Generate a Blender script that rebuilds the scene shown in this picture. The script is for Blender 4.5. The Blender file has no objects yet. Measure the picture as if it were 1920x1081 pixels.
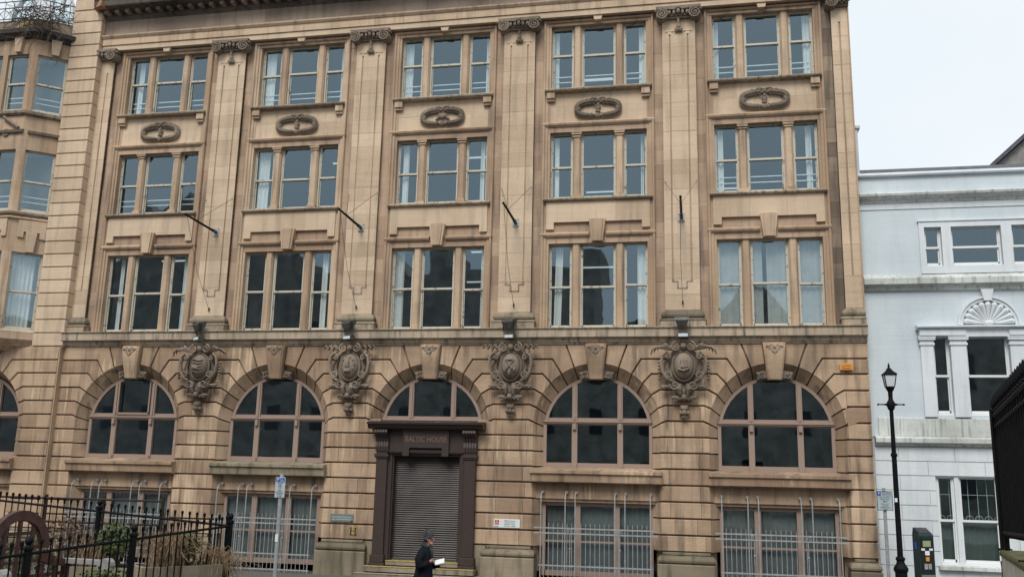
import bpy, math, random
from mathutils import Vector, Matrix
random.seed(7)
scene = bpy.context.scene
COL = scene.collection
R = math.radians
PI = math.pi
sin, cos = math.sin, math.cos

# ---------------------------------------------------------------- camera
YAW, PITCH, ROLL = R(11.379), R(11.656), R(1.318)
cam_d = bpy.data.cameras.new('camera')
cam = bpy.data.objects.new('camera', cam_d)
COL.objects.link(cam)
fw = Vector((-sin(YAW)*cos(PITCH), cos(YAW)*cos(PITCH), sin(PITCH)))
rt = Vector((cos(YAW), sin(YAW), 0))
up = rt.cross(fw)
r2 = rt*cos(ROLL) + up*sin(ROLL)
u2 = up*cos(ROLL) - rt*sin(ROLL)
m = Matrix.Identity(4)
for i in range(3):
    m[i][0], m[i][1], m[i][2] = r2[i], u2[i], -fw[i]
m.translation = Vector((7.733, -26.558, 2.905))
cam.matrix_world = m
cam_d.sensor_width = 36
cam_d.lens = 36*1708.6/1920
cam_d.clip_start = 0.1
cam_d.clip_end = 3000
scene.camera = cam

# ---------------------------------------------------------------- sky, sun, exposure
SUN_EL, SUN_AZ = R(48), R(188)          # high, veiled by cloud, from behind the camera
world = bpy.data.worlds.new('World')
scene.world = world
world.use_nodes = True
wn, wl = world.node_tree.nodes, world.node_tree.links
wn.clear()
wo = wn.new('ShaderNodeOutputWorld')
bg = wn.new('ShaderNodeBackground')
sky = wn.new('ShaderNodeTexSky')
sky.sky_type = 'NISHITA'
sky.sun_disc = False
sky.sun_elevation = SUN_EL
sky.sun_rotation = SUN_AZ
sky.dust_density = 3.0
hs = wn.new('ShaderNodeHueSaturation')
hs.inputs['Saturation'].default_value = 0.35
wl.new(sky.outputs[0], hs.inputs['Color'])
tc = wn.new('ShaderNodeTexCoord')
cn = wn.new('ShaderNodeTexNoise')
cn.inputs['Scale'].default_value = 2.2
cn.inputs['Detail'].default_value = 4
wl.new(tc.outputs['Generated'], cn.inputs['Vector'])
cr = wn.new('ShaderNodeValToRGB')
cr.color_ramp.elements[0].position = 0.3
cr.color_ramp.elements[0].color = (5.0, 5.65, 6.1, 1)
cr.color_ramp.elements[1].position = 0.62
cr.color_ramp.elements[1].color = (6.0, 6.35, 6.6, 1)
wl.new(cn.outputs['Fac'], cr.inputs['Fac'])
mx = wn.new('ShaderNodeMix')
mx.data_type = 'RGBA'
mx.inputs['Factor'].default_value = 0.94
wl.new(hs.outputs['Color'], mx.inputs['A'])
wl.new(cr.outputs['Color'], mx.inputs['B'])
bg.inputs['Strength'].default_value = 0.1
wl.new(mx.outputs['Result'], bg.inputs['Color'])
wl.new(bg.outputs[0], wo.inputs[0])

sun_d = bpy.data.lights.new('sun', 'SUN')
sun_d.energy = 1.5
sun_d.angle = R(26)
sun_d.color = (1.0, 0.96, 0.9)
sun = bpy.data.objects.new('sun', sun_d)
COL.objects.link(sun)
# lamp points from the sun to the ground
sd = Vector((sin(SUN_AZ)*cos(SUN_EL), cos(SUN_AZ)*cos(SUN_EL), sin(SUN_EL)))
sun.rotation_euler = sd.to_track_quat('Z', 'Y').to_euler()

scene.view_settings.view_transform = 'Standard'
scene.view_settings.look = 'None'
scene.view_settings.gamma = 1
scene.view_settings.use_curve_mapping = False
scene.view_settings.exposure = 0.65
scene.cycles.max_bounces = 6
scene.cycles.diffuse_bounces = 3
scene.cycles.glossy_bounces = 2
scene.cycles.transparent_max_bounces = 6

# ---------------------------------------------------------------- materials
def rgb(h):
    h = h.lstrip('#')
    v = [int(h[i:i+2], 16)/255 for i in (0, 2, 4)]
    return [x/12.92 if x <= .04045 else ((x+.055)/1.055)**2.4 for x in v]
def new_mat(name):
    mt = bpy.data.materials.new(name)
    mt.use_nodes = True
    nt = mt.node_tree
    return mt, nt, nt.nodes, nt.links, nt.nodes['Principled BSDF']
def simple(name, c, rough=0.6, metal=0.0, var=0.12, scale=6.0, bump=0.0, spec=0.4):
    mt, nt, N, L, B = new_mat(name)
    B.inputs['Roughness'].default_value = rough
    B.inputs['Metallic'].default_value = metal
    B.inputs['Specular IOR Level'].default_value = spec
    g = N.new('ShaderNodeNewGeometry')
    n = N.new('ShaderNodeTexNoise')
    n.inputs['Scale'].default_value = scale
    n.inputs['Detail'].default_value = 6
    L.new(g.outputs['Position'], n.inputs['Vector'])
    r = N.new('ShaderNodeValToRGB')
    r.color_ramp.elements[0].position = .3
    r.color_ramp.elements[1].position = .7
    r.color_ramp.elements[0].color = [x*(1-var) for x in c[:3]]+[1]
    r.color_ramp.elements[1].color = [min(1, x*(1+var)) for x in c[:3]]+[1]
    L.new(n.outputs['Fac'], r.inputs['Fac'])
    L.new(r.outputs['Color'], B.inputs['Base Color'])
    if bump:
        b = N.new('ShaderNodeBump')
        b.inputs['Strength'].default_value = bump
        b.inputs['Distance'].default_value = .01
        L.new(n.outputs['Fac'], b.inputs['Height'])
        L.new(b.outputs[0], B.inputs['Normal'])
    return mt
def stone_mat(name, c_lo, c_hi, stain=(.12, .1, .085), stain_amt=.35, jitter=.22, streak=3.0, rough=.9, pale=0.0):
    """weathered stone: blotches, rain streaks, grain, and a shift of tone from block to block"""
    mt, nt, N, L, B = new_mat(name)
    B.inputs['Roughness'].default_value = rough
    B.inputs['Specular IOR Level'].default_value = .2
    g = N.new('ShaderNodeNewGeometry')
    oi = N.new('ShaderNodeObjectInfo')
    def noise(scale, det, vec=None, sc=None):
        n = N.new('ShaderNodeTexNoise')
        n.inputs['Scale'].default_value = scale
        n.inputs['Detail'].default_value = det
        if sc:
            mp = N.new('ShaderNodeMapping')
            mp.inputs['Scale'].default_value = sc
            L.new(g.outputs['Position'], mp.inputs['Vector'])
            L.new(mp.outputs[0], n.inputs['Vector'])
        else:
            L.new(g.outputs['Position'], n.inputs['Vector'])
        return n
    big = noise(.55, 5)
    r = N.new('ShaderNodeValToRGB')
    r.color_ramp.elements[0].position = .32
    r.color_ramp.elements[1].position = .68
    r.color_ramp.elements[0].color = list(c_lo)+[1]
    r.color_ramp.elements[1].color = list(c_hi)+[1]
    # block to block tone
    ad = N.new('ShaderNodeMath'); ad.operation = 'MULTIPLY_ADD'
    ad.inputs[1].default_value = jitter*1.6
    ad.inputs[2].default_value = -jitter*.8
    L.new(oi.outputs['Random'], ad.inputs[0])
    a2 = N.new('ShaderNodeMath'); a2.operation = 'ADD'
    L.new(big.outputs['Fac'], a2.inputs[0]); L.new(ad.outputs[0], a2.inputs[1])
    L.new(a2.outputs[0], r.inputs['Fac'])
    # bedding lines and grain
    bed = noise(2.0, 6, sc=(.35, .35, 9))
    gr = noise(38, 3)
    m1 = N.new('ShaderNodeMix'); m1.data_type = 'RGBA'; m1.blend_type = 'OVERLAY'
    m1.inputs['Factor'].default_value = .13
    L.new(r.outputs['Color'], m1.inputs['A']); L.new(bed.outputs['Fac'], m1.inputs['B'])
    m2 = N.new('ShaderNodeMix'); m2.data_type = 'RGBA'; m2.blend_type = 'OVERLAY'
    m2.inputs['Factor'].default_value = .25
    L.new(m1.outputs['Result'], m2.inputs['A']); L.new(gr.outputs['Fac'], m2.inputs['B'])
    # rain streaks (tall thin blotches)
    st = noise(streak, 5, sc=(1.6, 1.6, .16))
    sr = N.new('ShaderNodeValToRGB')
    sr.color_ramp.elements[0].position = .50
    sr.color_ramp.elements[1].position = .78
    sr.color_ramp.elements[0].color = (0, 0, 0, 1)
    sr.color_ramp.elements[1].color = (stain_amt*1.6,)*3+(1,)
    L.new(st.outputs['Fac'], sr.inputs['Fac'])
    m3 = N.new('ShaderNodeMix'); m3.data_type = 'RGBA'
    L.new(sr.outputs['Color'], m3.inputs['Factor'])
    L.new(m2.outputs['Result'], m3.inputs['A'])
    m3.inputs['B'].default_value = list(stain)+[1]
    # patches of general soot
    so = noise(.9, 7)
    s2 = N.new('ShaderNodeValToRGB')
    s2.color_ramp.elements[0].position = .52
    s2.color_ramp.elements[1].position = .8
    s2.color_ramp.elements[0].color = (0, 0, 0, 1)
    s2.color_ramp.elements[1].color = (stain_amt,)*3+(1,)
    L.new(so.outputs['Fac'], s2.inputs['Fac'])
    m4 = N.new('ShaderNodeMix'); m4.data_type = 'RGBA'
    L.new(s2.outputs['Color'], m4.inputs['Factor'])
    L.new(m3.outputs['Result'], m4.inputs['A'])
    m4.inputs['B'].default_value = [x*1.3 for x in stain]+[1]
    last = m4
    if pale:
        pn = noise(4.5, 6, sc=(2.2, 2.2, .10)); pm2 = noise(.7, 3)
        pr_ = N.new('ShaderNodeMath'); pr_.operation = 'MULTIPLY'
        L.new(pn.outputs['Fac'], pr_.inputs[0]); L.new(pm2.outputs['Fac'], pr_.inputs[1])
        pc = N.new('ShaderNodeValToRGB')
        pc.color_ramp.elements[0].position = .31; pc.color_ramp.elements[0].color = (0, 0, 0, 1)
        pc.color_ramp.elements[1].position = .43; pc.color_ramp.elements[1].color = (pale,)*3+(1,)
        L.new(pr_.outputs[0], pc.inputs['Fac'])
        m5 = N.new('ShaderNodeMix'); m5.data_type = 'RGBA'
        L.new(pc.outputs['Color'], m5.inputs['Factor']); L.new(m4.outputs['Result'], m5.inputs['A'])
        m5.inputs['B'].default_value = (.64, .49, .34, 1)
        last = m5
    L.new(last.outputs['Result'], B.inputs['Base Color'])
    b = N.new('ShaderNodeBump')
    b.inputs['Strength'].default_value = .35
    b.inputs['Distance'].default_value = .008
    L.new(gr.outputs['Fac'], b.inputs['Height'])
    L.new(b.outputs[0], B.inputs['Normal'])
    return mt
def glass_mat(name, tint=(.75, .85, .85), ior=1.75, wav=.012):
    mt, nt, N, L, B = new_mat(name)
    N.remove(B)
    out = N['Material Output']
    tr = N.new('ShaderNodeBsdfTransparent'); tr.inputs[0].default_value = list(tint)+[1]
    gl = N.new('ShaderNodeBsdfGlossy'); gl.inputs['Roughness'].default_value = .015
    gl.inputs['Color'].default_value = (.66, .87, 1, 1)
    fr = N.new('ShaderNodeFresnel'); fr.inputs['IOR'].default_value = ior
    g = N.new('ShaderNodeNewGeometry')
    n = N.new('ShaderNodeTexNoise'); n.inputs['Scale'].default_value = .9; n.inputs['Detail'].default_value = 2
    L.new(g.outputs['Position'], n.inputs['Vector'])
    b = N.new('ShaderNodeBump'); b.inputs['Strength'].default_value = wav; b.inputs['Distance'].default_value = .2
    L.new(n.outputs['Fac'], b.inputs['Height'])
    L.new(b.outputs[0], gl.inputs['Normal'])
    mxs = N.new('ShaderNodeMixShader')
    bf = N.new('ShaderNodeMath'); bf.operation = 'SUBTRACT'; bf.inputs[0].default_value = 1.0
    L.new(g.outputs['Backfacing'], bf.inputs[1])
    fm = N.new('ShaderNodeMath'); fm.operation = 'MULTIPLY'
    L.new(fr.outputs[0], fm.inputs[0]); L.new(bf.outputs[0], fm.inputs[1])
    L.new(fm.outputs[0], mxs.inputs[0]); L.new(tr.outputs[0], mxs.inputs[1]); L.new(gl.outputs[0], mxs.inputs[2])
    L.new(mxs.outputs[0], out.inputs[0])
    return mt
def peel_mat(name, paint, bare, amt=.42, scale=7):
    """old paint with flaking patches"""
    mt, nt, N, L, B = new_mat(name)
    B.inputs['Roughness'].default_value = .65
    g = N.new('ShaderNodeNewGeometry')
    n = N.new('ShaderNodeTexNoise'); n.inputs['Scale'].default_value = scale; n.inputs['Detail'].default_value = 9; n.inputs['Roughness'].default_value = .7
    L.new(g.outputs['Position'], n.inputs['Vector'])
    r = N.new('ShaderNodeValToRGB')
    r.color_ramp.elements[0].position = amt-.03; r.color_ramp.elements[0].color = list(bare)+[1]
    r.color_ramp.elements[1].position = amt+.04; r.color_ramp.elements[1].color = list(paint)+[1]
    L.new(n.outputs['Fac'], r.inputs['Fac'])
    L.new(r.outputs['Color'], B.inputs['Base Color'])
    return mt

M = {}
M['stone'] = stone_mat('sandstone_buff', (.385, .272, .186), (.555, .418, .295), stain_amt=.42)
M['stone_pale'] = stone_mat('sandstone_pale', (.49, .37, .263), (.635, .498, .362), stain=(.2, .16, .125), stain_amt=.26, jitter=.18)
M['stone_pink'] = stone_mat('sandstone_pinkish', (.345, .242, .172), (.49, .358, .258), stain_amt=.5)
M['rust'] = stone_mat('sandstone_rusticated', (.31, .213, .145), (.485, .35, .242), stain=(.085, .07, .055), stain_amt=.55, jitter=.28, pale=.75)
M['carved'] = stone_mat('sandstone_carved_sooty', (.145, .116, .092), (.31, .25, .195), stain_amt=.5, jitter=.1)
M['sooty'] = stone_mat('sandstone_soot_black', (.045, .042, .042), (.14, .12, .105), stain=(.02, .02, .022), stain_amt=.6)
M['mossy'] = stone_mat('sandstone_mossy', (.16, .135, .098), (.31, .255, .185), stain=(.075, .073, .045), stain_amt=.7)
M['fascia'] = stone_mat('sandstone_washed_band', (.27, .215, .16), (.47, .385, .29), stain=(.07, .065, .06), stain_amt=.6, streak=5)
M['frieze'] = stone_mat('sandstone_grey_frieze', (.20, .155, .125), (.33, .262, .205), stain_amt=.4)
M['stained'] = stone_mat('sandstone_soot_streaked', (.17, .13, .10), (.36, .28, .21), stain=(.07, .06, .05), stain_amt=.7, jitter=.35)
M['granite'] = simple('brown_granite', (.046, .031, .027), .5, var=.55, scale=60, spec=.4)
M['sash'] = peel_mat('cream_sash_paint', (.52, .49, .41), (.16, .13, .10), .40)
M['sash_white'] = peel_mat('white_house_sash_paint', (.72, .74, .74), (.5, .48, .42), .34)
M['timber'] = peel_mat('pink_brown_timber_paint', (.30, .218, .176), (.5, .44, .39), .31, 4)
M['glass'] = glass_mat('window_glass', (.90, .93, .93), 2.45)
M['glass_dark'] = glass_mat('arch_window_glass', (.82, .88, .86), 2.4)
M['curtain'] = simple('pale_curtain_cloth', (.80, .80, .78), .9, var=.08, scale=3)
M['vblind'] = simple('pale_grey_blind_slats', (.42, .43, .42), .9, var=.1, scale=4)
M['blind'] = simple('grey_net_blind', (.15, .158, .155), .9, var=.1, scale=5)
M['bar_white'] = simple('white_painted_bar', (.8, .84, .85), .5)
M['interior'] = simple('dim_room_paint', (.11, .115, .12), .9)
M['shutter'] = simple('worn_shutter_metal', (.05, .043, .042), .38, metal=.2, var=.45, scale=1.3)
M['steel'] = simple('galvanised_steel', (.36, .37, .37), .5, metal=.35, var=.18, scale=9)
M['steel_dark'] = simple('weathered_grey_steel', (.075, .075, .07), .5, metal=.3, var=.3, scale=9)
M['iron'] = simple('black_painted_iron', (.005, .0055, .007), .55, var=.3, scale=12, spec=.12)
M['iron_brown'] = simple('rust_brown_iron', (.035, .02, .016), .6, var=.4, scale=14, spec=.2)
M['white'] = stone_mat('white_stucco', (.52, .585, .63), (.62, .685, .725), stain=(.42, .44, .42), stain_amt=.16, jitter=.06, streak=4)
M['white_trim'] = stone_mat('white_painted_trim', (.60, .645, .68), (.70, .74, .77), stain=(.4, .41, .38), stain_amt=.25, jitter=.04)
M['white_dirty'] = stone_mat('white_trim_with_algae', (.42, .44, .41), (.70, .73, .72), stain=(.16, .16, .135), stain_amt=.5, jitter=.05, streak=7)
M['slate'] = simple('grey_slate', (.075, .08, .10), .55, var=.4, scale=5)
M['render'] = simple('cream_render', (.50, .45, .37), .9, var=.15, scale=6, bump=.6)
M['moss'] = simple('moss_on_coping', (.10, .09, .035), .95, var=.5, scale=14, bump=1)
M['asphalt'] = simple('asphalt', (.05, .05, .052), .85, var=.3, scale=30, bump=.5)
M['paving'] = simple('grey_paving', (.115, .108, .098), .85, var=.2, scale=8, bump=.3)
M['kerb'] = simple('kerb_stone', (.23, .22, .21), .8, var=.2)
M['yellow'] = peel_mat('worn_yellow_nosing', (.42, .30, .07), (.24, .20, .15), .47, 9)
M['step'] = stone_mat('worn_step_stone', (.2, .17, .13), (.36, .31, .235), stain=(.06, .06, .04), stain_amt=.6)
M['wood'] = simple('dark_red_brown_wood', (.072, .031, .024), .55, var=.35, scale=12)
M['wood_worn'] = simple('silvered_wood', (.28, .27, .26), .7, var=.2, scale=12)
M['leaf'] = simple('green_leaf', (.075, .105, .032), .6, var=.45, scale=25)
M['leaf_red'] = simple('russet_leaf', (.11, .06, .035), .7, var=.5, scale=25)
M['straw'] = simple('dry_straw_stems', (.21, .145, .085), .85, var=.45, scale=20)
M['twig'] = simple('bare_twig', (.085, .068, .055), .85, var=.3, scale=20)
M['soil'] = simple('soil', (.045, .035, .026), .95, var=.3, scale=20)
M['coat'] = simple('navy_wool_coat', (.0075, .009, .014), .9, var=.3, scale=30, spec=.15)
M['trouser'] = simple('black_trouser_cloth', (.012, .012, .014), .9)
M['skin'] = simple('skin', (.42, .22, .16), .55, var=.08)
M['hat'] = simple('charcoal_knit_hat', (.05, .048, .052), .95, var=.3, scale=60)
M['scarf'] = simple('dark_green_scarf', (.022, .036, .028), .95, var=.3, scale=40)
M['paper'] = simple('white_paper', (.75, .77, .78), .7, var=.1, scale=20)
M['black'] = simple('black_plastic', (.012, .012, .013), .4)
M['sign_white'] = simple('white_sign_face', (.66, .71, .72), .5, var=.05)
M['sign_grey'] = simple('weathered_sign_face', (.40, .47, .50), .5, var=.06)
M['sign_blue'] = simple('blue_sign_ink', (.015, .09, .36), .5, var=.05)
M['ink'] = simple('dark_sign_ink', (.008, .012, .02), .6, spec=.1)
M['orange_red'] = simple('orange_red_sign_ink', (.48, .09, .03), .5, var=.1)
M['plaque'] = simple('grey_green_plaque', (.15, .18, .17), .5, var=.1)
M['alarm'] = simple('orange_alarm_plastic', (.62, .27, .055), .45, var=.08)
M['hydrant'] = simple('yellow_hydrant_plate', (.36, .27, .10), .6, var=.12)
M['gold'] = simple('dull_gold_letter', (.18, .12, .085), .6, var=.15)
M['meter'] = simple('dark_green_meter_paint', (.012, .030, .030), .4, var=.15)
M['screen'] = simple('pale_lcd_screen', (.30, .34, .20), .3, var=.05)
M['solar'] = simple('solar_panel_glass', (.05, .05, .06), .15, var=.2, spec=.6)
M['lampglass'] = simple('milky_lantern_glass', (.62, .66, .68), .25, var=.06)
M['balcony_paint'] = simple('ochre_panel', (.42, .33, .15), .8, var=.15)
M['rawbreak'] = simple('raw_orange_broken_stone', (.34, .19, .105), .9, var=.35, scale=12, bump=1)

mt_, nt_, N_, L_q, B_q = new_mat('fluorescent_tube')
B_q.inputs['Emission Color'].default_value = (.9, .96, 1, 1)
B_q.inputs['Emission Strength'].default_value = .4
M['tube_light'] = mt_
# ---------------------------------------------------------------- mesh helpers
class MB:
    def __init__(s): s.v, s.f = [], []
    def add(s, vs, fs):
        o = len(s.v); s.v += [tuple(p) for p in vs]; s.f += [tuple(i+o for i in q) for q in fs]; return s
    def box(s, x0, x1, y0, y1, z0, z1):
        return s.add([(x0,y0,z0),(x1,y0,z0),(x1,y1,z0),(x0,y1,z0),(x0,y0,z1),(x1,y0,z1),(x1,y1,z1),(x0,y1,z1)],
                     [(0,3,2,1),(4,5,6,7),(0,1,5,4),(1,2,6,5),(2,3,7,6),(3,0,4,7)])
    def cbox(s, x0, x1, y0, y1, z0, z1, c=.012):
        """box whose front (low y) edges are chamfered"""
        return s.add([(x0,y0+c,z0),(x1,y0+c,z0),(x1,y1,z0),(x0,y1,z0),(x0,y0+c,z1),(x1,y0+c,z1),(x1,y1,z1),(x0,y1,z1),
                      (x0+c,y0,z0+c),(x1-c,y0,z0+c),(x1-c,y0,z1-c),(x0+c,y0,z1-c)],
                     [(0,3,2,1),(4,5,6,7),(8,9,10,11),(0,1,9,8),(1,5,10,9),(5,4,11,10),(4,0,8,11),(1,2,6,5),(2,3,7,6),(3,0,4,7)])
    def prism(s, poly, y0, y1):
        """poly in (x,z), counter-clockwise seen from the front (-y)"""
        n = len(poly)
        vs = [(x,y0,z) for x,z in poly]+[(x,y1,z) for x,z in poly]
        return s.add(vs, [tuple(range(n)), tuple(range(2*n-1, n-1, -1))]+[(i, n+i, n+(i+1)%n, (i+1)%n) for i in range(n)])
    def extr_x(s, prof, x0, x1):
        """profile in (y,z) swept along x"""
        n = len(prof)
        vs = [(x0,y,z) for y,z in prof]+[(x1,y,z) for y,z in prof]
        return s.add(vs, [tuple(range(n)), tuple(range(2*n-1, n-1, -1))]+[(i, n+i, n+(i+1)%n, (i+1)%n) for i in range(n)])
    def extr_z(s, prof, z0, z1):
        n = len(prof)
        vs = [(x,y,z0) for x,y in prof]+[(x,y,z1) for x,y in prof]
        return s.add(vs, [tuple(range(n)), tuple(range(2*n-1, n-1, -1))]+[(i, n+i, n+(i+1)%n, (i+1)%n) for i in range(n)])
    def loft(s, rings, cap=True, close=True):
        n = len(rings[0]); vs = [p for r_ in rings for p in r_]; fs = []
        for k in range(len(rings)-1):
            for i in range(n if close else n-1):
                j = (i+1) % n
                fs.append((k*n+i, k*n+j, (k+1)*n+j, (k+1)*n+i))
        if cap and close:
            fs.append(tuple(range(n-1, -1, -1))); fs.append(tuple((len(rings)-1)*n+i for i in range(n)))
        return s.add(vs, fs)
    def tube(s, pts, r, n=6, cap=True):
        pts = [Vector(p) for p in pts]
        rr = r if isinstance(r, (list, tuple)) else [r]*len(pts)
        rings = []; prev = None
        for i, p in enumerate(pts):
            d = (pts[min(i+1, len(pts)-1)]-pts[max(i-1, 0)]).normalized()
            if prev is None:
                a = Vector((0, 0, 1)) if abs(d.z) < .9 else Vector((1, 0, 0))
                x = d.cross(a).normalized()
            else:
                x = (prev-d*prev.dot(d)).normalized()
            prev = x
            y = d.cross(x)
            rings.append([tuple(p+x*(rr[i]*cos(2*PI*k/n))+y*(rr[i]*sin(2*PI*k/n))) for k in range(n)])
        return s.loft(rings, cap)
    def lathe(s, prof, c=(0, 0), n=12):
        """profile (radius,z) about a vertical axis at c"""
        return s.loft([[(c[0]+r_*cos(2*PI*k/n), c[1]+r_*sin(2*PI*k/n), z) for k in range(n)] for r_, z in prof])
    def blob(s, c, rx, ry, rz, a=0.0, nu=8, nv=5):
        """ellipsoid, turned by a about the y axis"""
        vs = [(0, 0, -1)]; fs = []
        for i in range(1, nv):
            t = PI*i/nv
            for k in range(nu):
                vs.append((sin(t)*cos(2*PI*k/nu), sin(t)*sin(2*PI*k/nu), -cos(t)))
        vs.append((0, 0, 1)); e = len(vs)-1
        for k in range(nu):
            fs.append((0, 1+(k+1) % nu, 1+k)); fs.append((e, e-nu+k, e-nu+(k+1) % nu))
        for i in range(nv-2):
            for k in range(nu):
                a0 = 1+i*nu+k; b0 = 1+i*nu+(k+1) % nu
                fs.append((a0, b0, b0+nu, a0+nu))
        ca, sa = cos(a), sin(a); out = []
        for x, y, z in vs:
            x, y, z = x*rx, y*ry, z*rz
            out.append((c[0]+x*ca+z*sa, c[1]+y, c[2]-x*sa+z*ca))
        return s.add(out, fs)
    def spiral(s, cx, y, cz, r0, turns, a0, sgn, tr, n=26, r1=None):
        r1 = r0*.12 if r1 is None else r1
        pts = []; rad = []
        for i in range(n):
            t = i/(n-1)
            rr = r0+(r1-r0)*t
            a = a0+sgn*2*PI*turns*t
            pts.append((cx+rr*cos(a), y-.02*t, cz+rr*sin(a)))
            rad.append(tr*(1-.45*t))
        return s.tube(pts, rad, 5)
    def build(s, name, mat, parent=None, smooth=False, loc=None):
        me = bpy.data.meshes.new(name)
        me.from_pydata(s.v, [], s.f)
        me.update()
        fix_normals(me)
        if smooth:
            for p in me.polygons: p.use_smooth = True
        return link(name, me, mat, parent, loc)
def fix_normals(me):
    import bmesh
    bm = bmesh.new(); bm.from_mesh(me)
    bmesh.ops.recalc_face_normals(bm, faces=bm.faces)
    bm.to_mesh(me); bm.free()
def link(name, me, mat=None, parent=None, loc=None):
    o = bpy.data.objects.new(name, me)
    if mat is not None and not me.materials:
        me.materials.append(M[mat] if isinstance(mat, str) else mat)
    COL.objects.link(o)
    if parent is not None: o.parent = parent
    if loc is not None: o.location = loc
    return o
def empty(name, label, cat, loc=(0, 0, 0), rz=0.0, group=None):
    o = bpy.data.objects.new(name, None)
    COL.objects.link(o); o.location = loc; o.rotation_euler = (0, 0, rz)
    o.empty_display_size = .2
    return tag(o, label, cat, group)
def tag(o, label, cat, group=None, kind=None):
    if label: o['label'] = label
    if cat: o['category'] = cat
    if group: o['group'] = group
    if kind: o['kind'] = kind
    return o
def inset(poly, ds):
    """move each edge i (poly[i]->poly[i+1]) of a ccw polygon inward by ds[i]"""
    n = len(poly); out = []
    for i in range(n):
        p0, p1, p2 = poly[i-1], poly[i], poly[(i+1) % n]
        d0, d1 = ds[i-1], ds[i]
        e0 = (p1[0]-p0[0], p1[1]-p0[1]); e1 = (p2[0]-p1[0], p2[1]-p1[1])
        l0 = math.hypot(*e0); l1 = math.hypot(*e1)
        e0 = (e0[0]/l0, e0[1]/l0); e1 = (e1[0]/l1, e1[1]/l1)
        n0 = (-e0[1], e0[0]); n1 = (-e1[1], e1[0])
        cr_ = e0[0]*e1[1]-e0[1]*e1[0]
        a = (p1[0]+n0[0]*d0, p1[1]+n0[1]*d0); b = (p1[0]+n1[0]*d1, p1[1]+n1[1]*d1)
        if abs(cr_) < .08:
            out.append(((a[0]+b[0])/2, (a[1]+b[1])/2))
        else:
            t = ((b[0]-a[0])*e1[1]-(b[1]-a[1])*e1[0])/cr_
            out.append((a[0]+e0[0]*t, a[1]+e0[1]*t))
    return out
def text_mesh(body, size, y, x, z, name, mat, parent, align='CENTER', depth=.002, sx=1.0, tilt=None):
    cu = bpy.data.curves.new('t', 'FONT')
    cu.body = body; cu.size = size; cu.align_x = align; cu.align_y = 'CENTER'
    cu.extrude = depth; cu.resolution_u = 2
    to = bpy.data.objects.new('t', cu)
    me = bpy.data.meshes.new_from_object(to)
    bpy.data.objects.remove(to); bpy.data.curves.remove(cu)
    for v in me.vertices:
        a, b, c = v.co
        v.co = (x+a*sx, y-c, z+b)
    me.name = name
    me.materials.clear()
    return link(name, me, mat, parent)

# ================================================================ ground
def sheet(name, x0, x1, y0, y1, z, mat):
    o = MB().add([(x0,y0,z),(x1,y0,z),(x1,y1,z),(x0,y1,z)], [(0,1,2,3)]).build(name, mat)
    return tag(o, None, None, kind='structure')
sheet('ground', -600, 600, -600, 600, -.13, 'asphalt')
sheet('road', -60, 60, -13.2, -4.6, -.126, 'asphalt')
tag(MB().box(-60, 60, -4.4, 12, -.12, 0).build('pavement', 'paving'), None, None, kind='structure')
kb = tag(MB().box(-60, 60, -4.62, -4.4, -.12, -.004).build('kerb', 'kerb'), None, None, kind='structure')
# raised terrace the photographer stands on
tag(MB().prism([(-40, -.12), (40, -.12), (40, .62), (-40, .62)], -60, -19.5).build('terrace', 'paving'), None, None, kind='structure')
tag(MB().box(-9, 2.05, -19.5, -14.3, -.12, 1.05).build('raised_bed', 'paving'), None, None, kind='structure')
# painted line along the kerb
ln = MB().box(-60, 60, -4.95, -4.85, -.1255, -.118).build('road_marking', 'yellow'); tag(ln, None, None, kind='structure')

# ================================================================ sandstone office building
PIT = 4.985
CX = [PIT*(i-2) for i in range(5)]            # bay centres
PX = [PIT*(i-2.5) for i in range(6)]          # pilaster centres
XR = PX[5]                                    # right end of the building
XQ = -12.56                                   # ground floor step beside the quoin pier
bld = empty('office_building', 'four-storey buff sandstone office building with pilasters and arched ground floor', 'building')

# ---- rusticated ground floor
RA, ZA = 1.82, 4.36        # arris of the arch on the face
RB, ZB = 1.57, 4.27        # arch where it meets the window frame
YF = -.25
JZ = [6.74, 6.30, 5.87, 5.42, 4.975, 4.535, 4.09, 3.65, 3.21, 2.765, 2.32, 1.875, 1.43, .99]
BEND = {1: 1.29, 2: 1.58, 3: 1.82, 4: 1.95, 5: 1.98}
ANG = {0: math.atan2(6.055-ZA, .645), 1: math.atan2(5.845-ZA, 1.0), 2: math.atan2(5.59-ZA, 1.315), 3: math.atan2(5.27-ZA, 1.565),
       4: math.atan2(4.89-ZA, 1.74), 5: math.atan2(4.47-ZA, 1.82)}
AKEY = math.atan2(1.8, .24)
def arcpt(a): return (RA*cos(a), ZA+RA*sin(a))
def backpt(x, z):
    if z > ZA:
        a = math.atan2(z-ZA, x)
        return (RB*cos(a), ZB+RB*sin(a))
    return (RB, z-.0)
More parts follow.
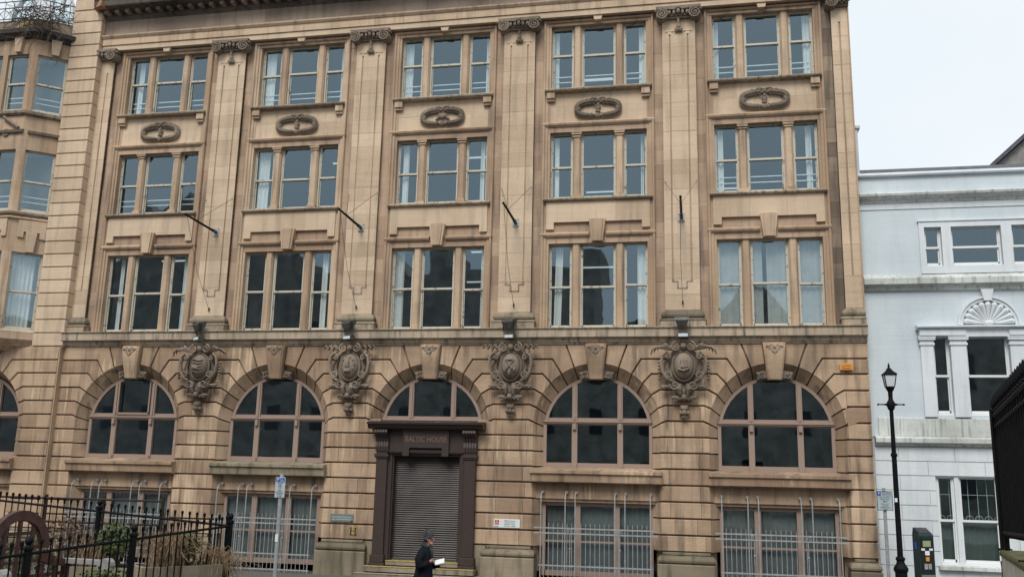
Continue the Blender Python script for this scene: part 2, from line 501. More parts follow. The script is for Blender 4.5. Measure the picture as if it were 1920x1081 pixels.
def stone(name, poly, kinds, c, s, yf=YF, mat='rust', yb=.12):
    """one rusticated block; poly in (dx,z) from the arch centre, s mirrors it; kinds per edge: h joint, v tight joint, a arch arris"""
    D1 = {'h': .020, 'v': .0022, 'a': 0.0}; D2 = {'h': .036, 'v': .0045, 'a': .008}
    p1 = inset(poly, [D1[k] for k in kinds]); p2 = inset(poly, [D2[k] for k in kinds])
    n = len(poly); isarc = [kinds[i] == 'a' or kinds[i-1] == 'a' for i in range(n)]
    jit = random.uniform(-.006, .006)
    f0 = [(c+s*x, yf+jit, z) for x, z in p2]
    f1 = [(c+s*x, yf+jit+.018, z) for x, z in p1]
    f2 = []
    for (x, z), a in zip(p1, isarc):
        if a:
            bx, bz = backpt(x, z); f2.append((c+s*bx, yb, bz))
        else:
            f2.append((c+s*x, yf+.14, z))
    mb = MB(); mb.loft([f0, f1, f2], cap=False)
    mb.f.append(tuple(range(n)))
    return mb.build(name, mat, bld)
def arc_run(a0, a1, n=5):
    return [arcpt(a0+(a1-a0)*i/n) for i in range(n+1)]
def half_arch(c, s, xs_of, yf=YF, top=True, low=13):
    """all stones on one side of the arch at c; xs_of(k) is where the course is cut at the pier"""
    zt = JZ[0]
    a = arc_run(ANG[0], AKEY)
    poly = [a[0], (.895, zt), (.31, zt)] + a[:0:-1]
    poly = [(.895, zt), (.30, zt)] + a[::-1]
    stone('voussoir', poly, ['h', 'h']+['a']*5+['h'], c, s, yf)
    xs = xs_of(0)
    a = arc_run(ANG[1], ANG[0])
    poly = [(BEND[1], JZ[1]), (xs, JZ[1]), (xs, zt), (.895, zt)] + a[::-1]
    stone('voussoir', poly, ['h', 'v', 'h', 'h']+['a']*5+['h'], c, s, yf)
    for k in range(1, low):
        xs = xs_of(k)
        if k < 5:
            a = arc_run(ANG[k+1], ANG[k], 4)
            poly = [(BEND[k+1], JZ[k+1]), (xs, JZ[k+1]), (xs, JZ[k]), (BEND[k], JZ[k])] + a[::-1]
            kinds = ['h', 'v', 'h', 'h']+['a']*4+['h']
            nm = 'voussoir'
        elif k == 5:
            a0 = arcpt(ANG[5])
            poly = [(RA, JZ[6]), (xs, JZ[6]), (xs, JZ[5]), (BEND[5], JZ[5]), (a0[0], a0[1]), (RA, ZA)]
            kinds = ['h', 'v', 'h', 'h', 'a', 'a']; nm = 'rusticated_block'
        else:
            poly = [(RA, JZ[k+1]), (xs, JZ[k+1]), (xs, JZ[k]), (RA, JZ[k])]
            kinds = ['h', 'v', 'h', 'a']; nm = 'rusticated_block'
        if s < 0: pass
        stone(nm, poly, kinds, c, s, yf)
def cut(k, i):
    return [.42, .30, .52, .36, .46, .25, .5, .33, .44, .28, .48, .38, .45, .4][(k+i) % 14]
HALF = PIT/2
for i, c in enumerate(CX):
    for s in (-1, 1):
        pier = i if s < 0 else i+1
        if pier == 0: half_arch(c, -1, lambda k: c-XQ-(.5 if k % 2 else 0))
        elif pier == 5: half_arch(c, 1, lambda k: XR-c-(.62 if k % 2 else .0) - .0)
        else: half_arch(c, s, lambda k: HALF-cut(k, pier))
for p in range(1, 5):                      # the middle stones of the piers
    for k in range(13):
        w = cut(k, p)
        poly = [(-w, JZ[k+1]), (w, JZ[k+1]), (w, JZ[k]), (-w, JZ[k])]
        stone('rusticated_block', poly, ['h', 'v', 'h', 'v'], PX[p], 1)
for k in range(1, 13, 2):
    stone('rusticated_block', [(-.62, JZ[k+1]), (0, JZ[k+1]), (0, JZ[k]), (-.62, JZ[k])], ['h', 'v', 'h', 'v'], XR, 1)
for k in range(1, 13, 2):
    stone('rusticated_block', [(0, JZ[k+1]), (.5, JZ[k+1]), (.5, JZ[k]), (0, JZ[k])], ['h', 'v', 'h', 'v'], XQ, 1)
# the arch of the next bay to the left, under the oriel
CL = -15.57
half_arch(CL, 1, lambda k: (XQ-CL)-(.5 if k % 2 else .0), yf=-.44)
half_arch(CL, -1, lambda k: 2.9, yf=-.44)
for k in range(1, 13, 2):
    stone('rusticated_block', [(-.5, JZ[k+1]), (0, JZ[k+1]), (0, JZ[k]), (-.5, JZ[k])], ['h', 'v', 'h', 'v'], XQ, 1, yf=-.44)
# solid wall behind the joints
def backing(c, xl, xr, y):
    mb = MB()
    r0, rb = RA+.12, RB+.10
    zs = [.3, ZA]; xs = [r0, r0]; bx = [rb, rb]; bz = [.3, ZB]
    zs = [.3]; pts = [((r0, .3), (rb, .3))]
    for j in range(17):
        a = PI/2*j/16
        pts.append(((r0*cos(a), ZA+r0*sin(a)), (rb*cos(a), ZB+rb*sin(a))))
    for s, xe in ((-1, xl), (1, xr)):
        for q in range(len(pts)-1):
            (f0, b0), (f1, b1) = pts[q], pts[q+1]
            mb.add([(c+s*f0[0], y, f0[1]), (c+s*f1[0], y, f1[1]), (c+s*b1[0], .2, b1[1]), (c+s*b0[0], .2, b0[1])], [(0, 1, 2, 3)])
            mb.add([(c+s*f0[0], y, f0[1]), (c+s*f1[0], y, f1[1]), (xe, y, f1[1]), (xe, y, f0[1])], [(0, 1, 2, 3)])
    zt = ZA+r0
    mb.add([(xl, y, zt), (xr, y, zt), (xr, y, 6.8), (xl, y, 6.8)], [(0, 1, 2, 3)])
    return mb.build('wall_core', 'rust', bld)
for i, c in enumerate(CX):
    backing(c, PX[i] if i else XQ, PX[i+1], -.15)
backing(CL, CL-2.9, XQ, -.34)
MB().box(XQ-.002, XQ+.04, -.42, .2, .3, 6.74).build('corner_return', 'rust', bld)
MB().box(XR-.03, XR-.002, -.23, 9.8, 0, 18.5).build('party_wall', 'stone_pink', bld)

# keystones with a carved head, and the two little scroll panels under them
for c in CX+[CL]:
    yk = -.30 if c != CL else -.47
    mb = MB()
    n = 9; rings = []
    for j in range(n):
        t = j/(n-1)
        z = 6.735-t*(6.735-5.72)
        w = .31-.11*t
        y = yk-.13*(.5+.5*cos(PI*t))-.03-.05*sin(PI*t)
        rings.append([(c-w, .05, z), (c-w, y+.05, z), (c-w*.8, y, z), (c-w*.45, y-.015, z), (c, y-.028, z), (c+w*.45, y-.015, z), (c+w*.8, y, z), (c+w, y+.05, z), (c+w, .05, z)])
    mb.loft(rings)
    k = mb.build('keystone', 'rust', bld)
    mb = MB()
    yy = yk-.18
    for s in (-1, 1):
        mb.spiral(c+s*.115, yy, 6.60, .085, 1.4, PI/2, s, .024)
        mb.blob((c+s*.19, yy, 6.63), .05, .04, .03, s*.5)
        mb.blob((c+s*.05, yy-.01, 6.49), .035, .04, .07, s*.5)
    mb.blob((c, yy-.02, 6.60), .04, .05, .06)
    mb.blob((c, yy, 6.44), .03, .035, .06)
    mb.build('carved_leaf', 'carved', k)
    for s in (-1, 1):
        mb = MB()
        pts = [(.23, 5.98), (.50, 5.93), (.46, 5.72), (.20, 5.74)]
        mb.prism([(c+s*x, z) for x, z in pts], -.2 if c != CL else -.36, .1)
        mb.spiral(c+s*.35, -.22 if c != CL else -.38, 5.83, .095, 1.3, PI*.3, -s, .026)
        mb.blob((c+s*.45, -.22 if c != CL else -.38, 5.88), .05, .03, .03, s*.8)
        mb.blob((c+s*.25, -.22 if c != CL else -.38, 5.77), .05, .03, .025, s*.3)
        mb.build('carved_scroll', 'carved', bld)

# pier bases
def pier_base(x0, x1, y=YF):
    mb = MB()
    mb.cbox(x0+.03, x1-.03, y-.02, .1, .9, .985, .02)
    MBp = []
    rings = []
    for dz, o in ((.90, .0), (.885, .06), (.86, .11), (.82, .15), (.77, .165), (.72, .15), (.685, .10), (.68, .05)):
        rings.append([(x0-o*.6, .1, dz), (x0-o*.6, y-o, dz), (x1+o*.6, y-o, dz), (x1+o*.6, .1, dz)])
    b = mb.build('pier_base', 'mossy', bld)
    MB().loft(rings).build('cushion_moulding', 'mossy', b)
    MB().cbox(x0-.10, x1+.10, y-.20, .1, -.02, .676, .02).build('plinth_block', 'mossy', b)
for p in range(1, 5):
    pier_base(PX[p]-.68, PX[p]+.68)
pier_base(XR-.66, XR-.06)
pier_base(XQ+.03, CX[0]-1.82)
pier_base(CL+1.82, XQ-.02, -.42)

# string course over the ground floor
prof = [(.1, 6.735), (-.27, 6.735), (-.30, 6.79), (-.33, 6.80), (-.36, 6.90), (-.47, 6.93), (-.48, 7.165), (-.53, 7.18), (-.53, 7.205), (-.12, 7.25), (.1, 7.25)]
MB().extr_x(prof, XQ+.04, XR-.004).build('string_course', 'fascia', bld)

# sills, aprons and lintels under the arched windows
for i, c in enumerate(CX+[CL]):
    if i == 2: continue
    yo = 0 if i != 5 else -.15
    prof = [(.15, 3.215), (-.2, 3.16), (-.5, 3.11), (-.5, 3.03), (-.44, 2.99), (-.42, 2.80), (-.33, 2.765), (.15, 2.765)]
    MB().extr_x([(y+yo, z) for y, z in prof], c-1.86, c+1.86).build('window_sill', 'mossy' if i in (1,) else 'rust', bld)
    MB().box(c-1.86, c+1.86, -.10+yo, .2, 2.325, 2.764).build('apron', 'rust', bld)
    MB().box(c-1.80, c+1.80, -.03+yo, .2, 2.24, 2.315).build('lintel', 'stone_pink', bld)

# ---- window joinery of the ground floor
def arch_window(c, low=True, yo=0.0):
    y0, y1 = .10+yo, .20+yo
    zt = 4.48
    # arched outer frame with transom, mullions
    mb = MB(); n = 20
    outer = [(RB*cos(PI*j/n), ZB+RB*sin(PI*j/n)) for j in range(n+1)]
    inner = [((RB-.09)*cos(PI*j/n), ZB+(RB-.09)*sin(PI*j/n)) for j in range(n+1)]
    for j in range(n):
        a, b, d, e = outer[j], outer[j+1], inner[j+1], inner[j]
        if (a[1]+b[1])/2 < zt: continue
        mb.prism([(c+a[0], a[1]), (c+b[0], b[1]), (c+d[0], d[1]), (c+e[0], e[1])], y0, y1)
    mb.box(c-1.56, c+1.56, y0-.03, y1, zt-.02, zt+.07)
    mb.box(c-1.57, c+1.57, y0-.06, y1, zt+.02, zt+.045)
    mb.box(c-1.47, c+1.47, y0+.02, y1-.01, zt+.07, zt+.15)
    fr = mb.build('arch_window', 'timber', bld)
    for s in (-1, 1):
        m_ = MB()
        m_.box(c+s*.66-.075, c+s*.66+.075, y0-.02, y1, zt+.07, ZB+math.sqrt((RB-.08)**2-.66**2))
        m_.box(c+s*.66-.03, c+s*.66+.03, y0-.05, y0-.02, zt+.09, ZB+math.sqrt((RB-.1)**2-.66**2))
        m_.build('mullion', 'timber', fr)
    # three upper panes
    ph = 16
    def pane(x0, x1, zb, arch=True, ztop=0):
        pts = [(x0, zb), (x1, zb)]
        if arch:
            rr = RB-.06
            for j in range(7):
                x = x1+(x0-x1)*j/6
                pts.append((x, ZB+math.sqrt(max(.0004, rr*rr-x*x))))
        else:
            pts += [(x1, ztop), (x0, ztop)]
        MB().prism([(c+x, z) for x, z in pts], y0+.05, y0+.058).build('pane', 'glass_dark', fr)
    pane(-1.46, -.62, zt+.10); pane(-.62, .62, zt+.10); pane(.62, 1.46, zt+.10)
    if low:
        mb = MB()
        for s in (-1, 1):
            mb.box(c+s*1.53-.045, c+s*1.53+.045, y0, y1, 3.2, zt-.02)
            mb.box(c+s*.66-.08, c+s*.66+.08, y0-.02, y1, 3.2, zt-.02)
            mb.cbox(c+s*.66-.05, c+s*.66+.05, y0-.10, y0-.02, zt-.2, zt-.02)
            mb.box(c+s*.66-.06, c+s*.66+.06, y0-.07, y0-.02, 3.2, 3.3)
        mb.box(c-1.5, c+1.5, y0+.01, y1, 3.2, 3.34)
        mb.box(c-1.5, c+1.5, y0+.03, y1, zt-.06, zt-.02)
        mb.build('lower_frame', 'timber', fr)
        pane(-1.49, -.58, 3.33, False, zt-.04); pane(-.58, .58, 3.33, False, zt-.04); pane(.58, 1.49, 3.33, False, zt-.04)
for i, c in enumerate(CX): arch_window(c, i != 2)
arch_window(CL, True, -.1)
# one hopper light of the first arch hangs open
hop = MB()
for x0, x1, z0, z1 in ((-.57, -.53, 4.62, 5.62), (.53, .57, 4.62, 5.62), (-.57, .57, 4.60, 4.65)):
    hop.box(CX[0]+x0, CX[0]+x1, .02, .06, z0, z1)
hop.build('hopper_light', 'timber', bld)

def basement_window(c):
    mb = MB(); y0, y1 = .12, .2
    for s in (-1, 1):
        mb.box(c+s*1.53-.05, c+s*1.53+.05, y0, y1, .2, 2.24)
        mb.box(c+s*.56-.085, c+s*.56+.085, y0-.02, y1, .2, 2.24)
    mb.box(c-1.5, c+1.5, y0, y1, 2.13, 2.235)
    mb.box(c-1.5, c+1.5, y0, y1, .2, .34)
    for x0, x1 in ((-1.48, -.64), (-.48, .48), (.64, 1.48)):
        mb.box(c+x0, c+x1, y0+.02, y1, 1.12, 1.17)
    fr = mb.build('basement_window', 'timber', bld)
    for x0, x1 in ((-1.49, -.63), (-.49, .49), (.63, 1.49)):
        MB().box(c+x0, c+x1, y0+.045, y0+.052, 1.16, 2.15).build('pane', 'glass', fr)
        MB().box(c+x0, c+x1, y0+.065, y0+.072, .32, 1.14).build('pane', 'glass', fr)
for i in (0, 1, 3, 4): basement_window(CX[i])
MB().box(CL-1.6, CL+1.6, -.05, .2, .2, 2.25).build('basement_panel', 'rust', bld)

# ---- upper floors: pilasters made of courses
ZP0, ZP1 = 7.74, 16.86
NC = 20
CH = (ZP1-ZP0)/NC
def pil_profile(half=None):
    h, g0, g1, y, yg = .5, .245, .295, -.17, -.115
    L_ = [(-h, .02), (-h, y), (-g1, y), (-g1+.008, yg), (-g0-.008, yg), (-g0, y-.005)]
    Rr = [(g0, y-.005), (g0+.008, yg), (g1-.008, yg), (g1, y), (h, y), (h, .02)]
    if half == 'L': return L_+[(0, y-.005), (0, .02)]
    if half == 'R': return [(0, .02), (0, y-.005)]+Rr
    return L_+Rr
def plain_profile(half=None):
    h, y = .5, -.17
    x0, x1 = (-h if half != 'R' else 0), (h if half != 'L' else 0)
    return [(x0, .02), (x0, y), (x1, y), (x1, .02)]
def shared(name, mb, mat):
    me = bpy.data.meshes.new(name); me.from_pydata(mb.v, [], mb.f); me.update(); fix_normals(me)
    me.materials.append(M[mat]); return me
STM = {}
for hf in (None, 'L', 'R'):
    STM[hf] = shared('pilaster_stone', MB().extr_z(pil_profile(hf), .002, CH-.003), 'stone_pale')
    STM[hf, 'p'] = shared('pilaster_stone', MB().extr_z(plain_profile(hf), .002, CH-.003), 'stone_pale')
stepm = {}
for p, x in enumerate(PX):
    hf = 'R' if p == 0 else 'L' if p == 5 else None
    pil = MB().extr_z([(x+a, y+.03) for a, y in plain_profile(hf)], ZP0, ZP1).build('pilaster', 'stone', bld)
    for k in range(NC):
        plain = k in (0, 1, NC-1)
        link('pilaster_stone', STM[(hf, 'p')] if plain else STM[hf], None, pil, (x, random.uniform(-.004, .004), ZP0+k*CH))
    # stepped ends of the sunk fillet
    if p in (1, 2, 3, 4):
        mb = MB()
        zb = ZP0+2*CH
        yy = -.178
        def strip(x0, x1, z0, z1): mb.box(x+x0, x+x1, yy, -.1, z0, z1)
        for s in (-1, 1):
            a, b = sorted((s*.235, s*.30)); strip(a, b, zb-.06, zb+.01)
            a, b = sorted((s*.13, s*.30)); strip(a, b, zb-.10, zb-.055)
            a, b = sorted((s*.11, s*.15)); strip(a, b, zb-.28, zb-.08)
        strip(-.15, .15, zb-.30, zb-.26)
        mb.build('stepped_fillet', 'frieze', pil)
        mb = MB(); zt = ZP0+(NC-1)*CH
        for s in (-1, 1):
            a, b = sorted((s*.22, s*.33)); mb.box(x+a, x+b, yy, -.1, zt-.03, zt+.06)
            a, b = sorted((s*.14, s*.40)); mb.box(x+a, x+b, yy-.01, -.1, zt+.06, zt+.10)
        mb.build('stepped_fillet', 'stone_pale', pil)
    # base
    x0, x1 = (x-.5 if hf != 'R' else x), (x+.5 if hf != 'L' else x)
    e0, e1 = (1 if hf != 'R' else 0), (1 if hf != 'L' else 0)
    rings = []
    for z, o in ((ZP0-.002, .0), (7.70, .03), (7.66, .09), (7.58, .125), (7.52, .11), (7.50, .06), (7.49, .06), (7.47, .15), (7.41, .17), (7.39, .14)):
        rings.append([(x0-o*e0, .02, z), (x0-o*e0, -.17-o, z), (x1+o*e1, -.17-o, z), (x1+o*e1, .02, z)])
    MB().loft(rings).build('pilaster_base', 'mossy', pil)
    MB().box(x0-.14*e0, x1+.14*e1, -.33, .02, 7.24, 7.388).build('base_plinth', 'fascia', pil)
    # ionic capital
    mb = MB()
    yv = -.36
    mb.box(x0+.02*e0, x1-.02*e1, -.28, .02, 16.86, 17.08)
    ab = [(x0-.14*e0, 17.10), (x1+.14*e1, 17.10), (x1+.18*e1, 17.198), (x0-.18*e0, 17.198)]
    mb.prism(ab, -.44, .02)
    for s in (-1, 1):
        if (hf == 'R' and s < 0) or (hf == 'L' and s > 0): continue
        vx = x+s*.5
        mb.spiral(vx, yv-.06, 16.955, .185, 2.3, PI/2, s, .034, 40)
        cyl = [(vx+.175*cos(2*PI*k/16), 16.955+.175*sin(2*PI*k/16)) for k in range(16)]
        mb.prism(cyl, yv-.01, .0)
        mb.blob((vx, yv-.07, 16.955), .04, .03, .04)
        mb.blob((vx+s*.17, yv, 17.07), .06, .09, .05)
        mb.tube([(x+s*.08, yv-.05, 17.09), (x+s*.3, yv-.06, 17.11), (x+s*.5, yv-.06, 17.14)], .03, 5)
        for j, q in enumerate((.13, .27)):
            mb.blob((x+s*q, yv-.02, 17.0), .055, .06, .075)
    mb.blob((x, yv-.05, 17.02), .06, .07, .09)
    mb.blob((x, yv-.06, 17.14), .09, .06, .06)
    mb.box(x0+.1*e0, x1-.1*e1, yv+.03, .0, 16.92, 16.96)
    cp = mb.build('capital', 'carved', pil)
    if hf is None:
        mb = MB()
        mb.tube([(x, -.24, 16.9), (x, -.27, 16.74), (x, -.25, 16.6)], [.05, .035, .03], 6)
        mb.blob((x, -.24, 16.60), .07, .06, .09)
        mb.blob((x-.07, -.23, 16.50), .05, .05, .06, -.5); mb.blob((x+.07, -.23, 16.50), .05, .05, .06, .5)
        mb.blob((x, -.24, 16.49), .05, .06, .06)
        mb.blob((x, -.23, 16.455), .14, .04, .03)
        mb.build('husk_pendant', 'carved', pil)

# ---- recessed wall strips between pilaster and architrave
WSM = shared('ashlar_block', MB().box(-.13, .13, -.025, .1, .0015, CH-.002), 'stone')
zb0 = 7.25
NW = int(round((17.2-zb0)/CH))
CHW = (17.2-zb0)/NW
WSM = shared('ashlar_block', MB().box(-.135, .135, -.025, .1, .0015, CHW-.002), 'stone_pink')
WSD = shared('ashlar_block', MB().box(-.135, .135, -.025, .1, .0015, CHW-.002), 'stained')
for i, c in enumerate(CX):
    for s in (-1, 1):
        for k in range(NW):
            link('ashlar_block', WSD if (i == 4 and s == 1) else WSM, None, bld, (c+s*1.865, random.uniform(-.004, .004), zb0+k*CHW))

# ---- bays: architraves, spandrels, mullions, sash windows
WH = 1.49
ZW = {1: (7.25, 9.85), 2: (11.265, 13.41), 3: (14.825, 16.99)}
MULL = (-.66, .66)
def architrave_strip(c, s, z0, z1):
    mb = MB()
    def b(u0, u1, y0): 
        a, d = sorted((c+s*u0, c+s*u1)); mb.box(a, d, y0, .3, z0, z1)
    b(WH, WH+.075, -.03); b(WH+.075, WH+.15, -.065)
    # roll
    pr = [(WH+.15, .1)]
    for k in range(7):
        a = PI*k/6
        pr.append((WH+.195-.045*cos(a), -.065-.06*sin(a)))
    pr.append((WH+.24, .1))
    mb.extr_z([(c+s*u, y) for u, y in pr], z0, z1)
    return mb.build('architrave', 'stone', bld)
def wreath(c, z):
    a, b = .64, .235
    mb = MB(); n = 44; pts = []
    for k in range(n+1):
        t = 2*PI*k/n
        ct, st = cos(t), sin(t)
        ex = .7
        pts.append((c+a*math.copysign(abs(ct)**ex, ct), -.05, z+b*math.copysign(abs(st)**ex, st)))
    mb.tube(pts, .048, 6, cap=False)
    for k in range(n):
        p0, p1 = pts[k], pts[k+1]
        an = math.atan2(p1[2]-p0[2], p1[0]-p0[0])
        for q, dy in ((.055, 0), (-.055, 0), (0, -.07)):
            mb.blob((p0[0]-sin(an)*q, -.09+dy*.6, p0[2]+cos(an)*q), .085, .035, .024, -an+(.55 if q > 0 else -.55), 6, 4)
    for q in (-1, 0, 1):
        mb.blob((c+q*a*.98, -.1, z+(0 if q else -b)), .09, .06, .085)
    w = mb.build('wreath', 'carved', bld)
    mb = MB()
    for s in (-1, 1):
        mb.tube([(c+s*.05, -.07, z+.30), (c+s*.16, -.09, z+.36), (c+s*.27, -.06, z+.31), (c+s*.38, -.05, z+.345)], [.035, .04, .03, .02], 5)
        mb.blob((c+s*.1, -.09, z+.35), .08, .04, .03, s*-.3)
    mb.blob((c, -.09, z+.31), .05, .05, .05)
    mb.build('ribbon', 'carved', w)
    return w
def crest(w, c, z, kind):
    mb = MB()
    if kind == 'shell':
        for k in range(9):
            t = PI*(k+.5)/9
            mb.blob((c+.1*cos(t), -.07, z-.02+.1*sin(t)), .09, .04, .03, -t)
        mb.blob((c, -.10, z), .08, .06, .08)
        for s in (-1, 1): mb.blob((c+s*.17, -.06, z-.05), .08, .04, .04, s*.5)
    else:
        mb.blob((c, -.09, z+.10), .05, .06, .06)
        mb.blob((c, -.08, z), .06, .06, .10)
        mb.blob((c, -.08, z-.10), .085, .06, .05)
        for s in (-1, 1): mb.blob((c+s*.05, -.07, z+.04), .03, .03, .08, s*.4)
    mb.build('crest', 'carved', w)
def spandrel_low(c):
    # over the first-floor windows: head moulding, keystone, recessed frieze, eared apron, sill
    MB().box(c-WH-.15, c+WH+.15, -.035, .3, 9.85, 10.02).build('window_head', 'stone_pink', bld)
    MB().box(c-WH-.23, c+WH+.23, -.012, .3, 10.02, 11.16).build('spandrel_panel', 'stone_pink', bld)
    for s in (-1, 1):
        a, d = sorted((c+s*.26, c+s*(WH+.24)))
        MB().extr_x([(.0, 10.02), (-.08, 10.04), (-.13, 10.08), (-.15, 10.13), (-.13, 10.16), (0, 10.20)], a, d).build('head_moulding', 'stone', bld)
    kp = [(-.165, 9.87), (.165, 9.87), (.25, 10.55), (-.25, 10.55)]
    mb = MB(); mb.prism([(c+x, z) for x, z in kp], -.2, 0)
    kk = mb.build('keystone', 'stone', bld)
    MB().prism([(c+x*.68, z+(.0 if z > 10 else .0)) for x, z in kp], -.235, -.199).build('raised_face', 'stone', kk)
    xo = WH+.08
    poly = [(-xo, 10.28), (-xo+.24, 10.28), (-xo+.24, 10.50), (xo-.24, 10.50), (xo-.24, 10.28), (xo, 10.28), (xo, 11.14), (-xo, 11.14)]
    for x0, x1 in ((-xo, -.52), (-.52, .55), (.55, xo)):
        pl = [(-xo, 10.28), (-xo+.24, 10.28), (-xo+.24, 10.50), (x1, 10.50), (x1, 11.14), (-xo, 11.14)] if x0 == -xo else \
             [(x0, 10.50), (xo-.24, 10.50), (xo-.24, 10.28), (xo, 10.28), (xo, 11.14), (x0, 11.14)] if x1 == xo else \
             [(x0, 10.50), (x1, 10.50), (x1, 11.14), (x0, 11.14)]
        pl = inset(pl, [.001]*len(pl))
        MB().prism([(c+x, z) for x, z in pl], -.105+random.uniform(-.003, .003), 0).build('apron_stone', 'stone_pale', bld)
    MB().extr_x([(.3, 11.262), (-.20, 11.235), (-.22, 11.20), (-.20, 11.165), (-.14, 11.145), (.0, 11.145)], c-WH-.17, c+WH+.17).build('window_sill', 'fascia', bld)
def spandrel_high(c, i):
    MB().box(c-WH-.15, c+WH+.15, -.035, .3, 13.41, 13.56).build('window_head', 'stone_pink', bld)
    MB().extr_x([(.0, 13.56), (-.06, 13.58), (-.12, 13.63), (-.14, 13.68), (-.12, 13.71), (0, 13.74)], c-WH-.24, c+WH+.24).build('head_moulding', 'stone', bld)
    for x0, x1, z0, z1 in ((-1.72, -.3, 13.56, 14.2), (-.3, .9, 13.56, 14.2), (.9, 1.72, 13.56, 14.2), (-1.72, -.8, 14.2, 14.73), (-.8, .45, 14.2, 14.73), (.45, 1.72, 14.2, 14.73)):
        MB().box(c+x0+.001, c+x1-.001, -.012+random.uniform(-.003, .003), .3, z0+.001, z1-.001).build('panel_stone', 'stone_pale', bld)
    MB().extr_x([(.3, 14.822), (-.22, 14.80), (-.24, 14.775), (-.22, 14.735), (-.15, 14.715), (.0, 14.715)], c-WH-.17, c+WH+.17).build('window_sill', 'fascia', bld)
    for s in (-1, 1):
        MB().cbox(c+s*1.47-.13, c+s*1.47+.13, -.17, 0, 14.5, 14.712).cbox(c+s*1.47-.12, c+s*1.47+.12, -.12, 0, 14.42, 14.498).build('sill_bracket', 'stone', bld)
    w = wreath(c, 14.12)
    crest(w, c, 14.13, 'shell' if i == 2 else 'bust')
def top_head(c):
    MB().box(c-WH-.15, c+WH+.15, -.05, .3, 16.99, 17.075).build('window_head', 'stone_pink', bld)
    MB().extr_x([(.0, 17.075), (-.10, 17.085), (-.13, 17.12), (-.10, 17.155), (0, 17.16)], c-WH-.24, c+WH+.24).build('head_moulding', 'stone', bld)
    kp = [(-.105, 17.05), (.105, 17.05), (.145, 17.197), (-.145, 17.197)]
    MB().prism([(c+x, z) for x, z in kp], -.22, 0).build('keystone', 'stone_pale', bld)
    MB().box(c-WH-.2, c+WH+.2, -.02, .3, 17.16, 17.25).build('soffit_course', 'stone_pink', bld)
def sash(c, u0, u1, z0, z1, zr, guard=False, mat='sash', parent=None, y0=.17, gl='glass'):
    """box-sash window: the upper sash stands in front of the lower one"""
    mb = MB(); x0, x1 = c+u0, c+u1; f = .045
    mb.box(x0, x0+f, y0-.02, y0+.1, z0, z1); mb.box(x1-f, x1, y0-.02, y0+.1, z0, z1)
    mb.box(x0+f, x1-f, y0-.02, y0+.1, z1-f, z1); mb.box(x0, x1, y0-.06, y0+.1, z0, z0+.06)
    mb.box(x0+f, x1-f, y0+.0, y0+.04, zr-.03, zr+.03)
    mb.box(x0+f, x1-f, y0+.05, y0+.09, zr-.045, zr+.0)
    for a, b in ((x0+f, x0+f+.03), (x1-f-.03, x1-f)):
        mb.box(a, b, y0+.005, y0+.04, zr, z1-f); mb.box(a, b, y0+.05, y0+.085, z0+.06, zr-.04)
    mb.box(x0+f, x1-f, y0+.05, y0+.088, z0+.06, z0+.13)
    w = mb.build('sash_window', mat, parent or bld)
    for ya, za, zb in ((y0+.018, zr+.02, z1-f+.005), (y0+.064, z0+.11, zr-.03)):
        tl = [random.uniform(-.004, .004) for _ in range(3)]
        q = [(x0+f+.02, za, tl[0]), (x1-f-.02, za, tl[1]), (x1-f-.02, zb, tl[1]+tl[2]-tl[0]), (x0+f+.02, zb, tl[2])]
        MB().add([(x, ya+t, z) for x, z, t in q]+[(x, ya+.005+t, z) for x, z, t in q], [(0,1,2,3),(7,6,5,4),(0,4,5,1),(1,5,6,2),(2,6,7,3),(3,7,4,0)]).build('pane', gl, w)
    if guard:
        for dz in (.38, .56):
            MB().box(x0+f, x1-f, y0+.14, y0+.165, z0+dz, z0+dz+.028).build('guard_bar', 'bar_white', w)
    return w
def mullion(x, z0, z1, fancy):
    mb = MB()
    h = .125
    pr = [(x-h, .3), (x-h, .09), (x-h+.05, .015), (x+h-.05, .015), (x+h, .09), (x+h, .3)]
    mb.extr_z(pr, z0, z1)
    o = mb.build('mullion', 'stone', bld)
    if fancy:
        for a, b, e in ((z1-.09, z1, .05), (z1-.16, z1-.12, .025), (z1-.03, z1, .065)):
            MB().box(x-h+.02-e, x+h-.02+e, .01-e, .2, a, b-.002).build('mullion_cap', 'stone', o)
        for a, b, e in ((z0, z0+.09, .045), (z0+.09, z0+.14, .02)):
            MB().box(x-h+.02-e, x+h-.02+e, .01-e, .2, a+.001, b).build('mullion_foot', 'stone', o)
LIGHTS = ((-WH, -.785), (-.535, .535), (.785, WH))
for i, c in enumerate(CX):
    for s in (-1, 1): architrave_strip(c, s, 7.25, 17.16)
    spandrel_low(c); spandrel_high(c, i); top_head(c)
    for fl, (z0, z1) in ZW.items():
        for x in MULL: mullion(c+x, z0, z1, fl == 2)
        fr = {1: .5, 2: .5, 3: .56}[fl]
        for j, (u0, u1) in enumerate(LIGHTS):
            g = fl == 3 or (fl == 2 and i in (0, 4))
            sash(c, u0, u1, z0, z1, z0+(z1-z0)*(fr+random.uniform(-.012, .012)), g)

